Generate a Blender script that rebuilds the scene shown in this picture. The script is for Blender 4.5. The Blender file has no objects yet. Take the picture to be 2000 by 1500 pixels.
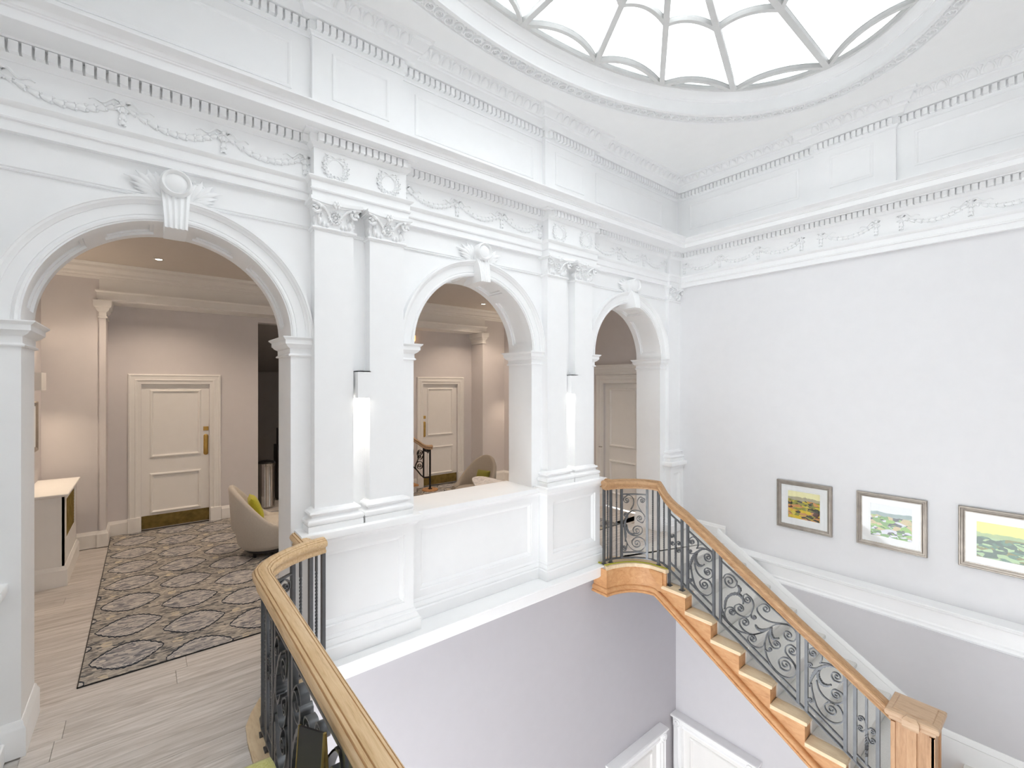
import bpy, bmesh, math, random
from mathutils import Vector, Matrix
R = math.radians
random.seed(7)
sc = bpy.context.scene
C = sc.collection

# ------------------------------------------------------------------ camera, sky, light, exposure
cam_d = bpy.data.cameras.new('camera'); cam_d.sensor_width = 36.0; cam_d.lens = 16.075; cam_d.clip_start = .05
cam = bpy.data.objects.new('camera', cam_d); C.objects.link(cam)
cam.location = (0, 0, 2.1); cam.rotation_euler = (R(90), 0, R(51.244 - 90))
sc.camera = cam
sc.view_settings.view_transform = 'Standard'; sc.view_settings.look = 'None'
sc.view_settings.gamma = 1.0; sc.view_settings.use_curve_mapping = False
sc.view_settings.exposure = 1.1
SKY = 2.3
w = bpy.data.worlds.new('world'); sc.world = w; w.use_nodes = True
bg = w.node_tree.nodes['Background']; bg.inputs[0].default_value = (.95, .975, 1.0, 1); bg.inputs[1].default_value = SKY
sc.cycles.use_denoising = True
sc.cycles.use_adaptive_sampling = True; sc.cycles.adaptive_threshold = .1; sc.cycles.adaptive_min_samples = 16
sc.cycles.max_bounces = 10; sc.cycles.diffuse_bounces = 9; sc.cycles.glossy_bounces = 3
sc.cycles.transparent_max_bounces = 12; sc.cycles.caustics_reflective = False; sc.cycles.caustics_refractive = False
sc.cycles.sample_clamp_indirect = 6.0
# hall constants (metres; z = 0 is the gallery floor)
XL, XR, YB, YF = -.99, 6.165, 3.76, -.59
ZC = 5.05                     # hall ceiling
CX, CY = 2.588, 1.585         # middle of the hall and of the skylight
portal_d = bpy.data.lights.new('sky_portal', 'AREA'); portal_d.shape = 'ELLIPSE'; portal_d.size = 5.6; portal_d.size_y = 3.0
portal_d.cycles.is_portal = True
portal = bpy.data.objects.new('sky_portal', portal_d); C.objects.link(portal); portal.location = (CX, CY, 5.45)

# ------------------------------------------------------------------ materials
MATS = {}
def nodes_of(name):
    m = bpy.data.materials.new(name); m.use_nodes = True
    nt = m.node_tree
    return m, nt, nt.nodes, nt.links, nt.nodes['Principled BSDF']
def ramp(N, stops):
    r = N.new('ShaderNodeValToRGB'); e = r.color_ramp.elements
    e[0].position, e[0].color = stops[0][0], (*stops[0][1], 1)
    e[1].position, e[1].color = stops[-1][0], (*stops[-1][1], 1)
    for p, c in stops[1:-1]:
        x = e.new(p); x.color = (*c, 1)
    return r
def paint(name, col, rough=.5, var=.02, bump=.0, scale=9):
    m, nt, N, L, b = nodes_of(name)
    tc = N.new('ShaderNodeTexCoord'); n = N.new('ShaderNodeTexNoise'); n.inputs['Scale'].default_value = scale; n.inputs['Detail'].default_value = 4
    L.new(tc.outputs['Object'], n.inputs['Vector'])
    r = ramp(N, [(.3, tuple(c * (1 - var) for c in col)), (.7, tuple(min(1, c * (1 + var)) for c in col))])
    L.new(n.outputs['Fac'], r.inputs['Fac']); L.new(r.outputs['Color'], b.inputs['Base Color'])
    b.inputs['Roughness'].default_value = rough
    if bump:
        bp = N.new('ShaderNodeBump'); bp.inputs['Strength'].default_value = bump; bp.inputs['Distance'].default_value = .002
        n2 = N.new('ShaderNodeTexNoise'); n2.inputs['Scale'].default_value = 220
        L.new(tc.outputs['Object'], n2.inputs['Vector']); L.new(n2.outputs['Fac'], bp.inputs['Height']); L.new(bp.outputs['Normal'], b.inputs['Normal'])
    MATS[name] = m; return m
def wood(name, stops, stretch=(6, 1.2, 30), rough=.42, ring=2.0, dist=3.0):
    m, nt, N, L, b = nodes_of(name)
    tc = N.new('ShaderNodeTexCoord'); mp = N.new('ShaderNodeMapping'); mp.inputs['Scale'].default_value = stretch
    L.new(tc.outputs['Object'], mp.inputs['Vector'])
    n = N.new('ShaderNodeTexNoise'); n.inputs['Scale'].default_value = 2.2; n.inputs['Detail'].default_value = 8; n.inputs['Distortion'].default_value = .6
    L.new(mp.outputs['Vector'], n.inputs['Vector'])
    n2 = N.new('ShaderNodeTexNoise'); n2.inputs['Scale'].default_value = 9; n2.inputs['Detail'].default_value = 3
    L.new(mp.outputs['Vector'], n2.inputs['Vector'])
    mx = N.new('ShaderNodeMath'); mx.operation = 'MULTIPLY_ADD'; mx.inputs[1].default_value = .35; L.new(n2.outputs['Fac'], mx.inputs[0]); 
    ml = N.new('ShaderNodeMath'); ml.operation = 'MULTIPLY'; ml.inputs[1].default_value = .72; L.new(n.outputs['Fac'], ml.inputs[0]); L.new(ml.outputs[0], mx.inputs[2])
    r = ramp(N, stops); L.new(mx.outputs[0], r.inputs['Fac']); L.new(r.outputs['Color'], b.inputs['Base Color'])
    b.inputs['Roughness'].default_value = rough
    bp = N.new('ShaderNodeBump'); bp.inputs['Strength'].default_value = .12; bp.inputs['Distance'].default_value = .002
    L.new(mx.outputs[0], bp.inputs['Height']); L.new(bp.outputs['Normal'], b.inputs['Normal'])
    MATS[name] = m; return m
def metal(name, col, rough=.35, var=.1, metallic=1.0):
    m = paint(name, col, rough, var, scale=14); b = m.node_tree.nodes['Principled BSDF']; b.inputs['Metallic'].default_value = metallic; return m
def fabric(name, a, c, scale=160, rough=.9, bump=.5):
    m, nt, N, L, b = nodes_of(name)
    tc = N.new('ShaderNodeTexCoord'); mp = N.new('ShaderNodeMapping'); mp.inputs['Scale'].default_value = (1, 1, 2.5); L.new(tc.outputs['Object'], mp.inputs['Vector'])
    n = N.new('ShaderNodeTexNoise'); n.inputs['Scale'].default_value = scale; n.inputs['Detail'].default_value = 2; L.new(mp.outputs['Vector'], n.inputs['Vector'])
    r = ramp(N, [(.3, a), (.7, c)]); L.new(n.outputs['Fac'], r.inputs['Fac']); L.new(r.outputs['Color'], b.inputs['Base Color'])
    b.inputs['Roughness'].default_value = rough; b.inputs['Sheen Weight'].default_value = .2
    bp = N.new('ShaderNodeBump'); bp.inputs['Strength'].default_value = bump; bp.inputs['Distance'].default_value = .003
    L.new(n.outputs['Fac'], bp.inputs['Height']); L.new(bp.outputs['Normal'], b.inputs['Normal'])
    MATS[name] = m; return m
def emission(name, col, s):
    m = bpy.data.materials.new(name); m.use_nodes = True; nt = m.node_tree; nt.nodes.clear()
    o = nt.nodes.new('ShaderNodeOutputMaterial'); e = nt.nodes.new('ShaderNodeEmission'); e.inputs[0].default_value = (*col, 1); e.inputs[1].default_value = s
    nt.links.new(e.outputs[0], o.inputs[0]); MATS[name] = m; return m

paint('white_trim', (.905, .909, .912), .45, .008)
paint('plaster', (.905, .909, .912), .6, .008)
paint('ceiling_paint', (.92, .92, .915), .7, .008)
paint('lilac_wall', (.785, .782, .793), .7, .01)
paint('lilac_low_shaded', (.52, .505, .53), .7, .01)  # darker copy of lilac_wall: stairwell shade put into the colour
paint('lilac_stair_shaded', (.64, .63, .65), .7, .01)  # same paint as lilac_wall, darkened for the shade around the stair
paint('lobby_wall', (.69, .665, .67), .7, .01)
paint('lobby_trim', (.86, .85, .83), .45, .01)
paint('lobby_ceiling', (.66, .61, .56), .8, .01)
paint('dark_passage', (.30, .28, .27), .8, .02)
paint('grey_bar', (.72, .72, .71), .5, .03)
paint('black_plastic', (.012, .012, .014), .35, .1)
paint('black_board', (.008, .008, .012), .5, .1)
paint('mat_board', (.88, .89, .88), .8, .005)
wood('oak_rail', [(.28, (.42, .25, .11)), (.45, (.62, .42, .22)), (.62, (.70, .50, .29)), (.8, (.76, .57, .36))], (34, 2.2, 34))
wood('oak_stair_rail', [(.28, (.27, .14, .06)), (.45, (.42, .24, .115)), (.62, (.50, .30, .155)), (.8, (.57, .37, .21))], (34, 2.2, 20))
wood('stair_wood', [(.25, (.40, .18, .07)), (.5, (.56, .29, .125)), (.8, (.66, .39, .19))], (9, 2.5, 9), .5)
wood('tread_wood', [(.25, (.58, .42, .24)), (.5, (.74, .58, .38)), (.8, (.82, .68, .47))], (18, 3, 18), .5)
wood('newel_wood', [(.25, (.30, .155, .07)), (.5, (.47, .265, .13)), (.8, (.58, .36, .20))], (14, 14, 2.0), .45)
wood('cap_wood', [(.25, (.38, .24, .14)), (.5, (.52, .35, .22)), (.8, (.62, .44, .29))], (20, 3, 20), .45)
metal('iron', (.125, .13, .137), .36, .12, .6)
metal('iron_dark', (.02, .02, .022), .4, .2, .6)
metal('brass', (.62, .40, .12), .32, .12)
metal('brass_old', (.27, .20, .07), .42, .25)
metal('chrome', (.62, .60, .58), .12, .05)
metal('pewter_frame', (.36, .32, .28), .38, .12, .7)
fabric('chair_fabric', (.52, .475, .42), (.68, .63, .56))
fabric('chair_fabric_brown', (.30, .26, .215), (.42, .37, .31))
fabric('lime_fabric', (.42, .40, .02), (.58, .55, .05), 90)
fabric('yellow_seat', (.60, .58, .18), (.74, .72, .30), 120)
fabric('stair_carpet', (.60, .59, .56), (.74, .73, .70), 260, .95, .3)
emission('lamp_glow', (1, .87, .68), 14)
emission('amber_glow', (1, .5, .18), 1.3)
fabric('olive_fabric', (.16, .15, .015), (.24, .22, .03), 90)
emission('sconce_glow', (1, .95, .86), 9)

def floor_planks_mat():
    m, nt, N, L, b = nodes_of('plank_wood')
    tc = N.new('ShaderNodeTexCoord'); oi = N.new('ShaderNodeObjectInfo')
    mp = N.new('ShaderNodeMapping'); mp.inputs['Scale'].default_value = (1.3, 16, 1); L.new(tc.outputs['Object'], mp.inputs['Vector'])
    ad = N.new('ShaderNodeVectorMath'); ad.operation = 'ADD'
    ml = N.new('ShaderNodeMath'); ml.operation = 'MULTIPLY'; ml.inputs[1].default_value = 37.0; L.new(oi.outputs['Random'], ml.inputs[0])
    L.new(mp.outputs['Vector'], ad.inputs[0]); L.new(ml.outputs[0], ad.inputs[1])
    n = N.new('ShaderNodeTexNoise'); n.inputs['Scale'].default_value = 1.6; n.inputs['Detail'].default_value = 9; n.inputs['Distortion'].default_value = 1.2; n.inputs['Roughness'].default_value = .62
    L.new(ad.outputs[0], n.inputs['Vector'])
    r = ramp(N, [(.25, (.36, .32, .29)), (.42, (.52, .485, .45)), (.58, (.65, .615, .585)), (.72, (.74, .71, .685)), (.85, (.88, .86, .83))])
    L.new(n.outputs['Fac'], r.inputs['Fac'])
    hs = N.new('ShaderNodeHueSaturation'); L.new(r.outputs['Color'], hs.inputs['Color'])
    vm = N.new('ShaderNodeMapRange'); vm.inputs['To Min'].default_value = .94; vm.inputs['To Max'].default_value = 1.04
    L.new(oi.outputs['Random'], vm.inputs['Value']); L.new(vm.outputs['Result'], hs.inputs['Value'])
    L.new(hs.outputs['Color'], b.inputs['Base Color']); b.inputs['Roughness'].default_value = .45
    bp = N.new('ShaderNodeBump'); bp.inputs['Strength'].default_value = .1; bp.inputs['Distance'].default_value = .002
    L.new(n.outputs['Fac'], bp.inputs['Height']); L.new(bp.outputs['Normal'], b.inputs['Normal'])
    MATS['plank_wood'] = m
floor_planks_mat()

def carpet_mat():
    """woven carpet: ogee feather lattice in dark blue over a beige and grey ground"""
    m, nt, N, L, b = nodes_of('feather_carpet')
    tc = N.new('ShaderNodeTexCoord'); nz = N.new('ShaderNodeTexNoise'); nz.inputs['Scale'].default_value = 30; nz.inputs['Detail'].default_value = 2
    L.new(tc.outputs['Object'], nz.inputs['Vector'])
    sub = N.new('ShaderNodeVectorMath'); sub.operation = 'SUBTRACT'; sub.inputs[1].default_value = (.5, .5, .5); L.new(nz.outputs['Color'], sub.inputs[0])
    scl = N.new('ShaderNodeVectorMath'); scl.operation = 'SCALE'; scl.inputs['Scale'].default_value = .022; L.new(sub.outputs[0], scl.inputs[0])
    add = N.new('ShaderNodeVectorMath'); add.operation = 'ADD'; L.new(tc.outputs['Object'], add.inputs[0]); L.new(scl.outputs[0], add.inputs[1])
    sx = N.new('ShaderNodeSeparateXYZ'); L.new(add.outputs[0], sx.inputs[0])
    def M(op, a, bb=None, cc=None):
        n = N.new('ShaderNodeMath'); n.operation = op
        for i, v in enumerate((a, bb, cc)):
            if v is None: continue
            if isinstance(v, (int, float)): n.inputs[i].default_value = v
            else: L.new(v, n.inputs[i])
        return n.outputs[0]
    # pointed leaves .45 long and .40 wide in half-drop columns
    u = M('DIVIDE', M('ADD', sx.outputs[0], .329), .45); col = M('FLOOR', u); fu = M('FRACT', u)
    odd = M('MODULO', M('ABSOLUTE', col), 2.0)
    v = M('ADD', M('DIVIDE', M('SUBTRACT', sx.outputs[1], 4.625), .545), M('MULTIPLY', odd, .5))
    dy = M('ABSOLUTE', M('MULTIPLY', M('SUBTRACT', M('FRACT', M('ADD', v, .5)), .5), .545))
    hh = M('MULTIPLY', M('POWER', M('SINE', M('MULTIPLY', fu, math.pi)), .85), .2)
    e = M('SUBTRACT', dy, hh)
    st = M('SINE', M('MULTIPLY', sx.outputs[0], 170))
    dark = M('LESS_THAN', M('ABSOLUTE', M('ADD', e, M('MULTIPLY', st, .006))), .0125)
    pale = M('LESS_THAN', M('ABSOLUTE', M('ADD', e, .026)), .008); pale = M('MULTIPLY', pale, M('GREATER_THAN', st, -.2))
    inside = M('LESS_THAN', e, 0.0)
    mp = N.new('ShaderNodeMapping'); mp.inputs['Rotation'].default_value = (0, 0, .35); mp.inputs['Scale'].default_value = (.4, 1, 1); L.new(add.outputs[0], mp.inputs['Vector'])
    v1 = N.new('ShaderNodeTexVoronoi'); v1.inputs['Scale'].default_value = 58; L.new(mp.outputs[0], v1.inputs['Vector'])
    sp = N.new('ShaderNodeSeparateColor'); L.new(v1.outputs['Color'], sp.inputs[0])
    bi = ramp(N, [(0, (.14, .15, .175)), (.3, (.31, .30, .31)), (.55, (.46, .44, .43)), (.8, (.57, .545, .51)), (1, (.27, .26, .27))]); L.new(sp.outputs[0], bi.inputs['Fac'])
    bo = ramp(N, [(0, (.09, .097, .11)), (.25, (.24, .225, .205)), (.5, (.44, .405, .36)), (.75, (.30, .285, .27)), (1, (.60, .555, .48))]); L.new(sp.outputs[0], bo.inputs['Fac'])
    def MIX(f, a, bcol):
        n = N.new('ShaderNodeMix'); n.data_type = 'RGBA'; L.new(f, n.inputs['Factor']); L.new(a, n.inputs['A'])
        if isinstance(bcol, tuple): n.inputs['B'].default_value = (*bcol, 1)
        else: L.new(bcol, n.inputs['B'])
        return n.outputs['Result']
    c = MIX(inside, bo.outputs['Color'], bi.outputs['Color'])
    dx2 = M('MULTIPLY', M('SUBTRACT', fu, .2), .45); d1 = M('SQRT', M('ADD', M('POWER', dx2, 2.0), M('POWER', M('SUBTRACT', dy, .262), 2.0)))
    c = MIX(M('MULTIPLY', M('LESS_THAN', d1, .034), M('GREATER_THAN', sp.outputs[1], .35)), c, (.58, .52, .40))
    d2 = M('SQRT', M('ADD', M('POWER', M('MULTIPLY', M('SUBTRACT', fu, .17), .45), 2.0), M('POWER', dy, 2.0)))
    c = MIX(M('LESS_THAN', d2, .019), c, (.60, .57, .52))
    c = MIX(pale, c, (.56, .55, .53)); c = MIX(dark, c, (.022, .03, .045))
    L.new(c, b.inputs['Base Color']); b.inputs['Roughness'].default_value = .95
    MATS['feather_carpet'] = m
carpet_mat()

def pane_mat():
    """frosted laylight glass: lets the sky through, scatters a little"""
    m = bpy.data.materials.new('laylight_glass'); m.use_nodes = True; nt = m.node_tree; nt.nodes.clear()
    o = nt.nodes.new('ShaderNodeOutputMaterial'); t = nt.nodes.new('ShaderNodeBsdfTransparent'); t.inputs[0].default_value = (.93, .94, .94, 1)
    d = nt.nodes.new('ShaderNodeBsdfTranslucent'); d.inputs[0].default_value = (.9, .92, .92, 1)
    mx = nt.nodes.new('ShaderNodeMixShader'); mx.inputs[0].default_value = .06
    nt.links.new(t.outputs[0], mx.inputs[1]); nt.links.new(d.outputs[0], mx.inputs[2]); nt.links.new(mx.outputs[0], o.inputs[0]); MATS['laylight_glass'] = m
pane_mat()

def glass_front_mat():
    m, nt, N, L, b = nodes_of('picture_glass'); b.inputs['Base Color'].default_value = (1, 1, 1, 1)
    nt.nodes.clear(); o = nt.nodes.new('ShaderNodeOutputMaterial'); t = nt.nodes.new('ShaderNodeBsdfTransparent'); g = nt.nodes.new('ShaderNodeBsdfGlossy'); g.inputs['Roughness'].default_value = .05
    mx = nt.nodes.new('ShaderNodeMixShader'); mx.inputs[0].default_value = .04
    nt.links.new(t.outputs[0], mx.inputs[1]); nt.links.new(g.outputs[0], mx.inputs[2]); nt.links.new(mx.outputs[0], o.inputs[0]); MATS['picture_glass'] = m
glass_front_mat()

def marble_mat():
    m, nt, N, L, b = nodes_of('white_marble')
    tc = N.new('ShaderNodeTexCoord'); n = N.new('ShaderNodeTexNoise'); n.inputs['Scale'].default_value = 5; n.inputs['Detail'].default_value = 10; n.inputs['Distortion'].default_value = 2
    L.new(tc.outputs['Object'], n.inputs['Vector']); r = ramp(N, [(.42, (.82, .80, .79)), (.5, (.6, .58, .58)), (.56, (.85, .83, .82))]); L.new(n.outputs['Fac'], r.inputs['Fac'])
    L.new(r.outputs['Color'], b.inputs['Base Color']); b.inputs['Roughness'].default_value = .25; MATS['white_marble'] = m
marble_mat()

# ------------------------------------------------------------------ mesh helpers
class MB:
    def __init__(s): s.v = []; s.f = []
    def add(s, vs, fs):
        o = len(s.v); s.v += [tuple(p) for p in vs]; s.f += [tuple(i + o for i in f) for f in fs]; return s
    def box(s, x0, x1, y0, y1, z0, z1):
        v = [(x, y, z) for z in (z0, z1) for y in (y0, y1) for x in (x0, x1)]
        return s.add(v, [(0, 2, 3, 1), (4, 5, 7, 6), (0, 1, 5, 4), (2, 6, 7, 3), (0, 4, 6, 2), (1, 3, 7, 5)])
    def rings(s, rings, closed_path=False, closed_ring=True, caps=True):
        """skin over a list of vertex rings"""
        n = len(rings[0]); o = len(s.v); m = len(rings)
        for r in rings: s.v += [tuple(p) for p in r]
        for i in range(m if closed_path else m - 1):
            a = o + i * n; b = o + ((i + 1) % m) * n
            for j in range(n if closed_ring else n - 1):
                k = (j + 1) % n; s.f.append((a + j, a + k, b + k, b + j))
        if caps and not closed_path and closed_ring:
            s.f.append(tuple(o + j for j in range(n))[::-1]); s.f.append(tuple(o + (m - 1) * n + j for j in range(n)))
        return s
    def prism(s, poly, axis, a, b):
        def P(p, t): return {'x': (t, p[0], p[1]), 'y': (p[0], t, p[1]), 'z': (p[0], p[1], t)}[axis]
        return s.rings([[P(p, a) for p in poly], [P(p, b) for p in poly]])
    def mould(s, path, prof, closed=False, rng=None, caps=True):
        """sweep a (projection, height) profile along a plan path of (x, y[, z]); projection goes to the right of travel"""
        n = len(path); pts = [(p[0], p[1], p[2] if len(p) > 2 else 0.0) for p in path]; rs = []
        for i in range(n):
            def dirn(a, b):
                d = Vector((pts[b][0] - pts[a][0], pts[b][1] - pts[a][1])); return d.normalized()
            if closed: d0, d1 = dirn(i - 1, i), dirn(i, (i + 1) % n)
            else:
                d0 = dirn(i - 1, i) if i > 0 else dirn(0, 1); d1 = dirn(i, i + 1) if i < n - 1 else dirn(n - 2, n - 1)
            n0 = Vector((d0.y, -d0.x)); n1 = Vector((d1.y, -d1.x)); k = 1 + n0.dot(n1)
            m = (n0 + n1) / max(k, .25)
            rs.append([(pts[i][0] + m.x * p, pts[i][1] + m.y * p, pts[i][2] + z) for p, z in prof])
        if rng: rs = rs[rng[0]:rng[1] + 1]
        return s.rings(rs, closed, True, caps)
    def arch(s, xc, zs, yf, prof, a0=0, a1=180, n=40):
        """profile (radius, projection towards -y) around an arch"""
        rs = []
        for i in range(n + 1):
            a = R(a0 + (a1 - a0) * i / n); rs.append([(xc + r * math.cos(a), yf - p, zs + r * math.sin(a)) for r, p in prof])
        return s.rings(rs)
    def tube(s, pts, r, n=8, closed=False):
        pts = [Vector(p) for p in pts]; rs = []; up = Vector((0, 0, 1)); m = len(pts)
        for i in range(m):
            t = (pts[(i + 1) % m] - pts[i - 1]) if closed else (pts[min(i + 1, m - 1)] - pts[max(i - 1, 0)])
            t.normalize(); a = up if abs(t.z) < .95 else Vector((1, 0, 0)); u = t.cross(a).normalized(); v = u.cross(t).normalized()
            rr = r[i] if isinstance(r, (list, tuple)) else r
            rs.append([pts[i] + (u * math.cos(2 * math.pi * k / n) + v * math.sin(2 * math.pi * k / n)) * rr for k in range(n)])
        return s.rings(rs, closed)
    def lathe(s, prof, cx, cy, n=24, z=0):
        return s.rings([[(cx + r * math.cos(2 * math.pi * k / n), cy + r * math.sin(2 * math.pi * k / n), z + h) for k in range(n)] for r, h in prof])
    def blob(s, c, r, nu=8, nv=5):
        """ellipsoid with radii r = (rx, ry, rz)"""
        rs = []
        for i in range(nv + 1):
            t = math.pi * (.04 + .92 * i / nv); rs.append([(c[0] + r[0] * math.sin(t) * math.cos(2 * math.pi * k / nu), c[1] + r[1] * math.sin(t) * math.sin(2 * math.pi * k / nu), c[2] + r[2] * math.cos(t)) for k in range(nu)])
        return s.rings(rs)
    def frame(s, rect, prof, fn):
        """mitred rectangular frame: rect (a0,a1,b0,b1), prof list of (inset from outer edge, height); fn(a, b, h) -> xyz"""
        a0, a1, b0, b1 = rect; rs = []
        for (sa, sb) in ((0, 0), (1, 0), (1, 1), (0, 1)):
            rs.append([fn(a0 + i if sa == 0 else a1 - i, b0 + i if sb == 0 else b1 - i, h) for i, h in prof])
        return s.rings(rs, closed_path=True)
    def build(s, name, mat, parent=None, smooth=None, loc=None):
        me = bpy.data.meshes.new(name); me.from_pydata(s.v, [], s.f); me.update()
        bm = bmesh.new(); bm.from_mesh(me); bmesh.ops.recalc_face_normals(bm, faces=bm.faces); bm.to_mesh(me); bm.free()
        me.materials.append(MATS[mat])
        if smooth:
            me.shade_smooth(); me.set_sharp_from_angle(angle=R(smooth))
        return link(name, me, parent, loc)
MW = {}
def link(name, me, parent=None, loc=None, rot=None):
    o = bpy.data.objects.new(name, me); C.objects.link(o)
    if loc: o.location = loc
    if rot: o.rotation_euler = rot
    if parent:
        o.parent = parent
        if parent.name in MW: o.matrix_parent_inverse = MW[parent.name].inverted()
    return o
def tag(o, label, cat, kind=None, group=None):
    o['label'] = label; o['category'] = cat
    if kind: o['kind'] = kind
    if group: o['group'] = group
    return o
def thing(name, label, cat, loc, group=None, kind=None):
    """an Empty at the base of a thing; its parts are built in world coordinates"""
    o = bpy.data.objects.new(name, None); C.objects.link(o); o.location = loc; o.empty_display_size = .1
    MW[o.name] = Matrix.Translation(loc); return tag(o, label, cat, kind, group)
def struct(name, mb, mat, label, cat, smooth=None):
    return tag(mb.build(name, mat, None, smooth), label, cat, 'structure')
def arcpts(cx, cy, rx, ry, a0, a1, n):
    return [(cx + rx * math.cos(R(a0 + (a1 - a0) * i / n)), cy + ry * math.sin(R(a0 + (a1 - a0) * i / n))) for i in range(n + 1)]
def levels(mb, lv, fn):
    """nested rectangles ((a0,a1,b0,b1), h) skinned into a stepped panel"""
    return mb.rings([[fn(a0, b0, h), fn(a1, b0, h), fn(a1, b1, h), fn(a0, b1, h)] for (a0, a1, b0, b1), h in lv])
def inset(r, d): return (r[0] + d, r[1] - d, r[2] + d, r[3] - d)

# ------------------------------------------------------------------ the arcade wall
AX = [CX - 2.43, CX, CX + 2.43]            # arch centres
RA, RW, ZS, YK = .705, .735, 2.455, 4.16   # arch radius, recessed soffit radius, springing, back of wall
PX = [CX - 1.215, CX + 1.215]              # middles of the two pilaster pairs
PW, PG, YP = .298, .134, 3.66              # pilaster width, gap, front plane
mb = MB()
edges = [XL - .2] + [e for c in AX for e in (c - RA, c + RA)] + [XR + .2]
for i in range(0, len(edges), 2):
    mb.box(edges[i], edges[i + 1], YB, YK, -.12, ZS)
for c in AX:
    rs = []
    for i in range(49):
        a = math.pi * (1 - i / 48); x, z = c + RW * math.cos(a), ZS + RW * math.sin(a)
        rs.append([(x, YB, z), (x, YB, 3.42), (x, YK, 3.42), (x, YK, z)])
    mb.rings(rs)
e2 = [XL - .2] + [e for c in AX for e in (c - RW, c + RW)] + [XR + .2]
for i in range(0, len(e2), 2): mb.box(e2[i], e2[i + 1], YB, YK, ZS, 3.42)
mb.box(XL - .2, XR + .2, YB, YK, 3.42, 5.3)
mb.box(AX[1] - RA, AX[1] + RA, YB, YK, -.12, .93)
wall_back = struct('wall_back', mb, 'plaster', 'white arcade wall with three round arches and paired pilasters', 'wall', 35)

def fnY(y): return lambda a, b, h: (a, y - h, b)
def fnX(x): return lambda a, b, h: (x - h, -a, b)       # a runs towards -y on the right-hand wall

for c in AX:
    m = MB(); m.arch(c, ZS, YB, [(RA, -.01), (RA, .016), (.714, .016), (.715, .026), (.728, .030), (.734, .026), (.735, .018), (.745, .016), (.746, .022), (.808, .022), (.809, .030), (.818, .036), (.828, .052), (.840, .058), (.842, .064), (.857, .064), (.857, -.01)], n=56)
    m.build('archivolt', 'white_trim', wall_back, 30)
    m = MB()
    for y0, y1 in ((0, .075), (.325, .40)):
        m.arch(c, ZS, YB, [(RA, -y0), (RA, -y1), (RW + .01, -y1), (RW + .01, -y0)], n=48)
        yy = (y1, y1 + .02) if y0 == 0 else (y0 - .02, y0)
        m.arch(c, ZS, YB, [(.722, -yy[0]), (.722, -yy[1]), (RW + .01, -yy[1]), (RW + .01, -yy[0])], n=48)
    for a0, a1 in ((0, 7), (50, 59), (81, 99), (121, 130), (173, 180)):
        m.arch(c, ZS, YB, [(RA, -.07), (RA, -.33), (RW + .01, -.33), (RW + .01, -.07)], a0, a1, 6)
        for b0, b1 in ((a0 - 1.6, a0), (a1, a1 + 1.6)):
            if 0 <= b0 and b1 <= 180: m.arch(c, ZS, YB, [(.722, -.07), (.722, -.33), (RW + .01, -.33), (RW + .01, -.07)], b0, b1, 2)
    m.build('soffit_frame', 'white_trim', wall_back, 30)
# imposts
IMP = [(-.01, 2.312), (.014, 2.312), (.019, 2.32), (.014, 2.328), (.006, 2.333), (.006, 2.370), (.012, 2.374), (.028, 2.384), (.040, 2.400), (.045, 2.403), (.045, 2.434), (.050, 2.437), (.064, 2.451), (.064, 2.458), (-.01, 2.458)]
for c in AX:
    m = MB(); x = c + RA; m.mould([(x + .3, YK), (x, YK), (x, YB), (x + .146, YB)], IMP); m.build('impost', 'white_trim', wall_back, 30)
    m = MB(); x = c - RA; m.mould([(x - .146, YB), (x, YB), (x, YK), (x - .3, YK)], IMP); m.build('impost', 'white_trim', wall_back, 30)
# string course between the pilasters
STR = [(-.01, 3.297), (.011, 3.297), (.016, 3.304), (.011, 3.311), (.02, 3.317), (.02, 3.325), (-.01, 3.325)]
xs = [XL + PW, PX[0] - .365, PX[0] - PG / 2, PX[0] + PG / 2, PX[0] + .365, PX[1] - .365, PX[1] - PG / 2, PX[1] + PG / 2, PX[1] + .365, XR - PW]
for i in range(0, len(xs), 2):
    m = MB(); m.mould([(xs[i], YB), (xs[i + 1], YB)], STR); m.build('string_course', 'white_trim', wall_back, 30)

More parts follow.
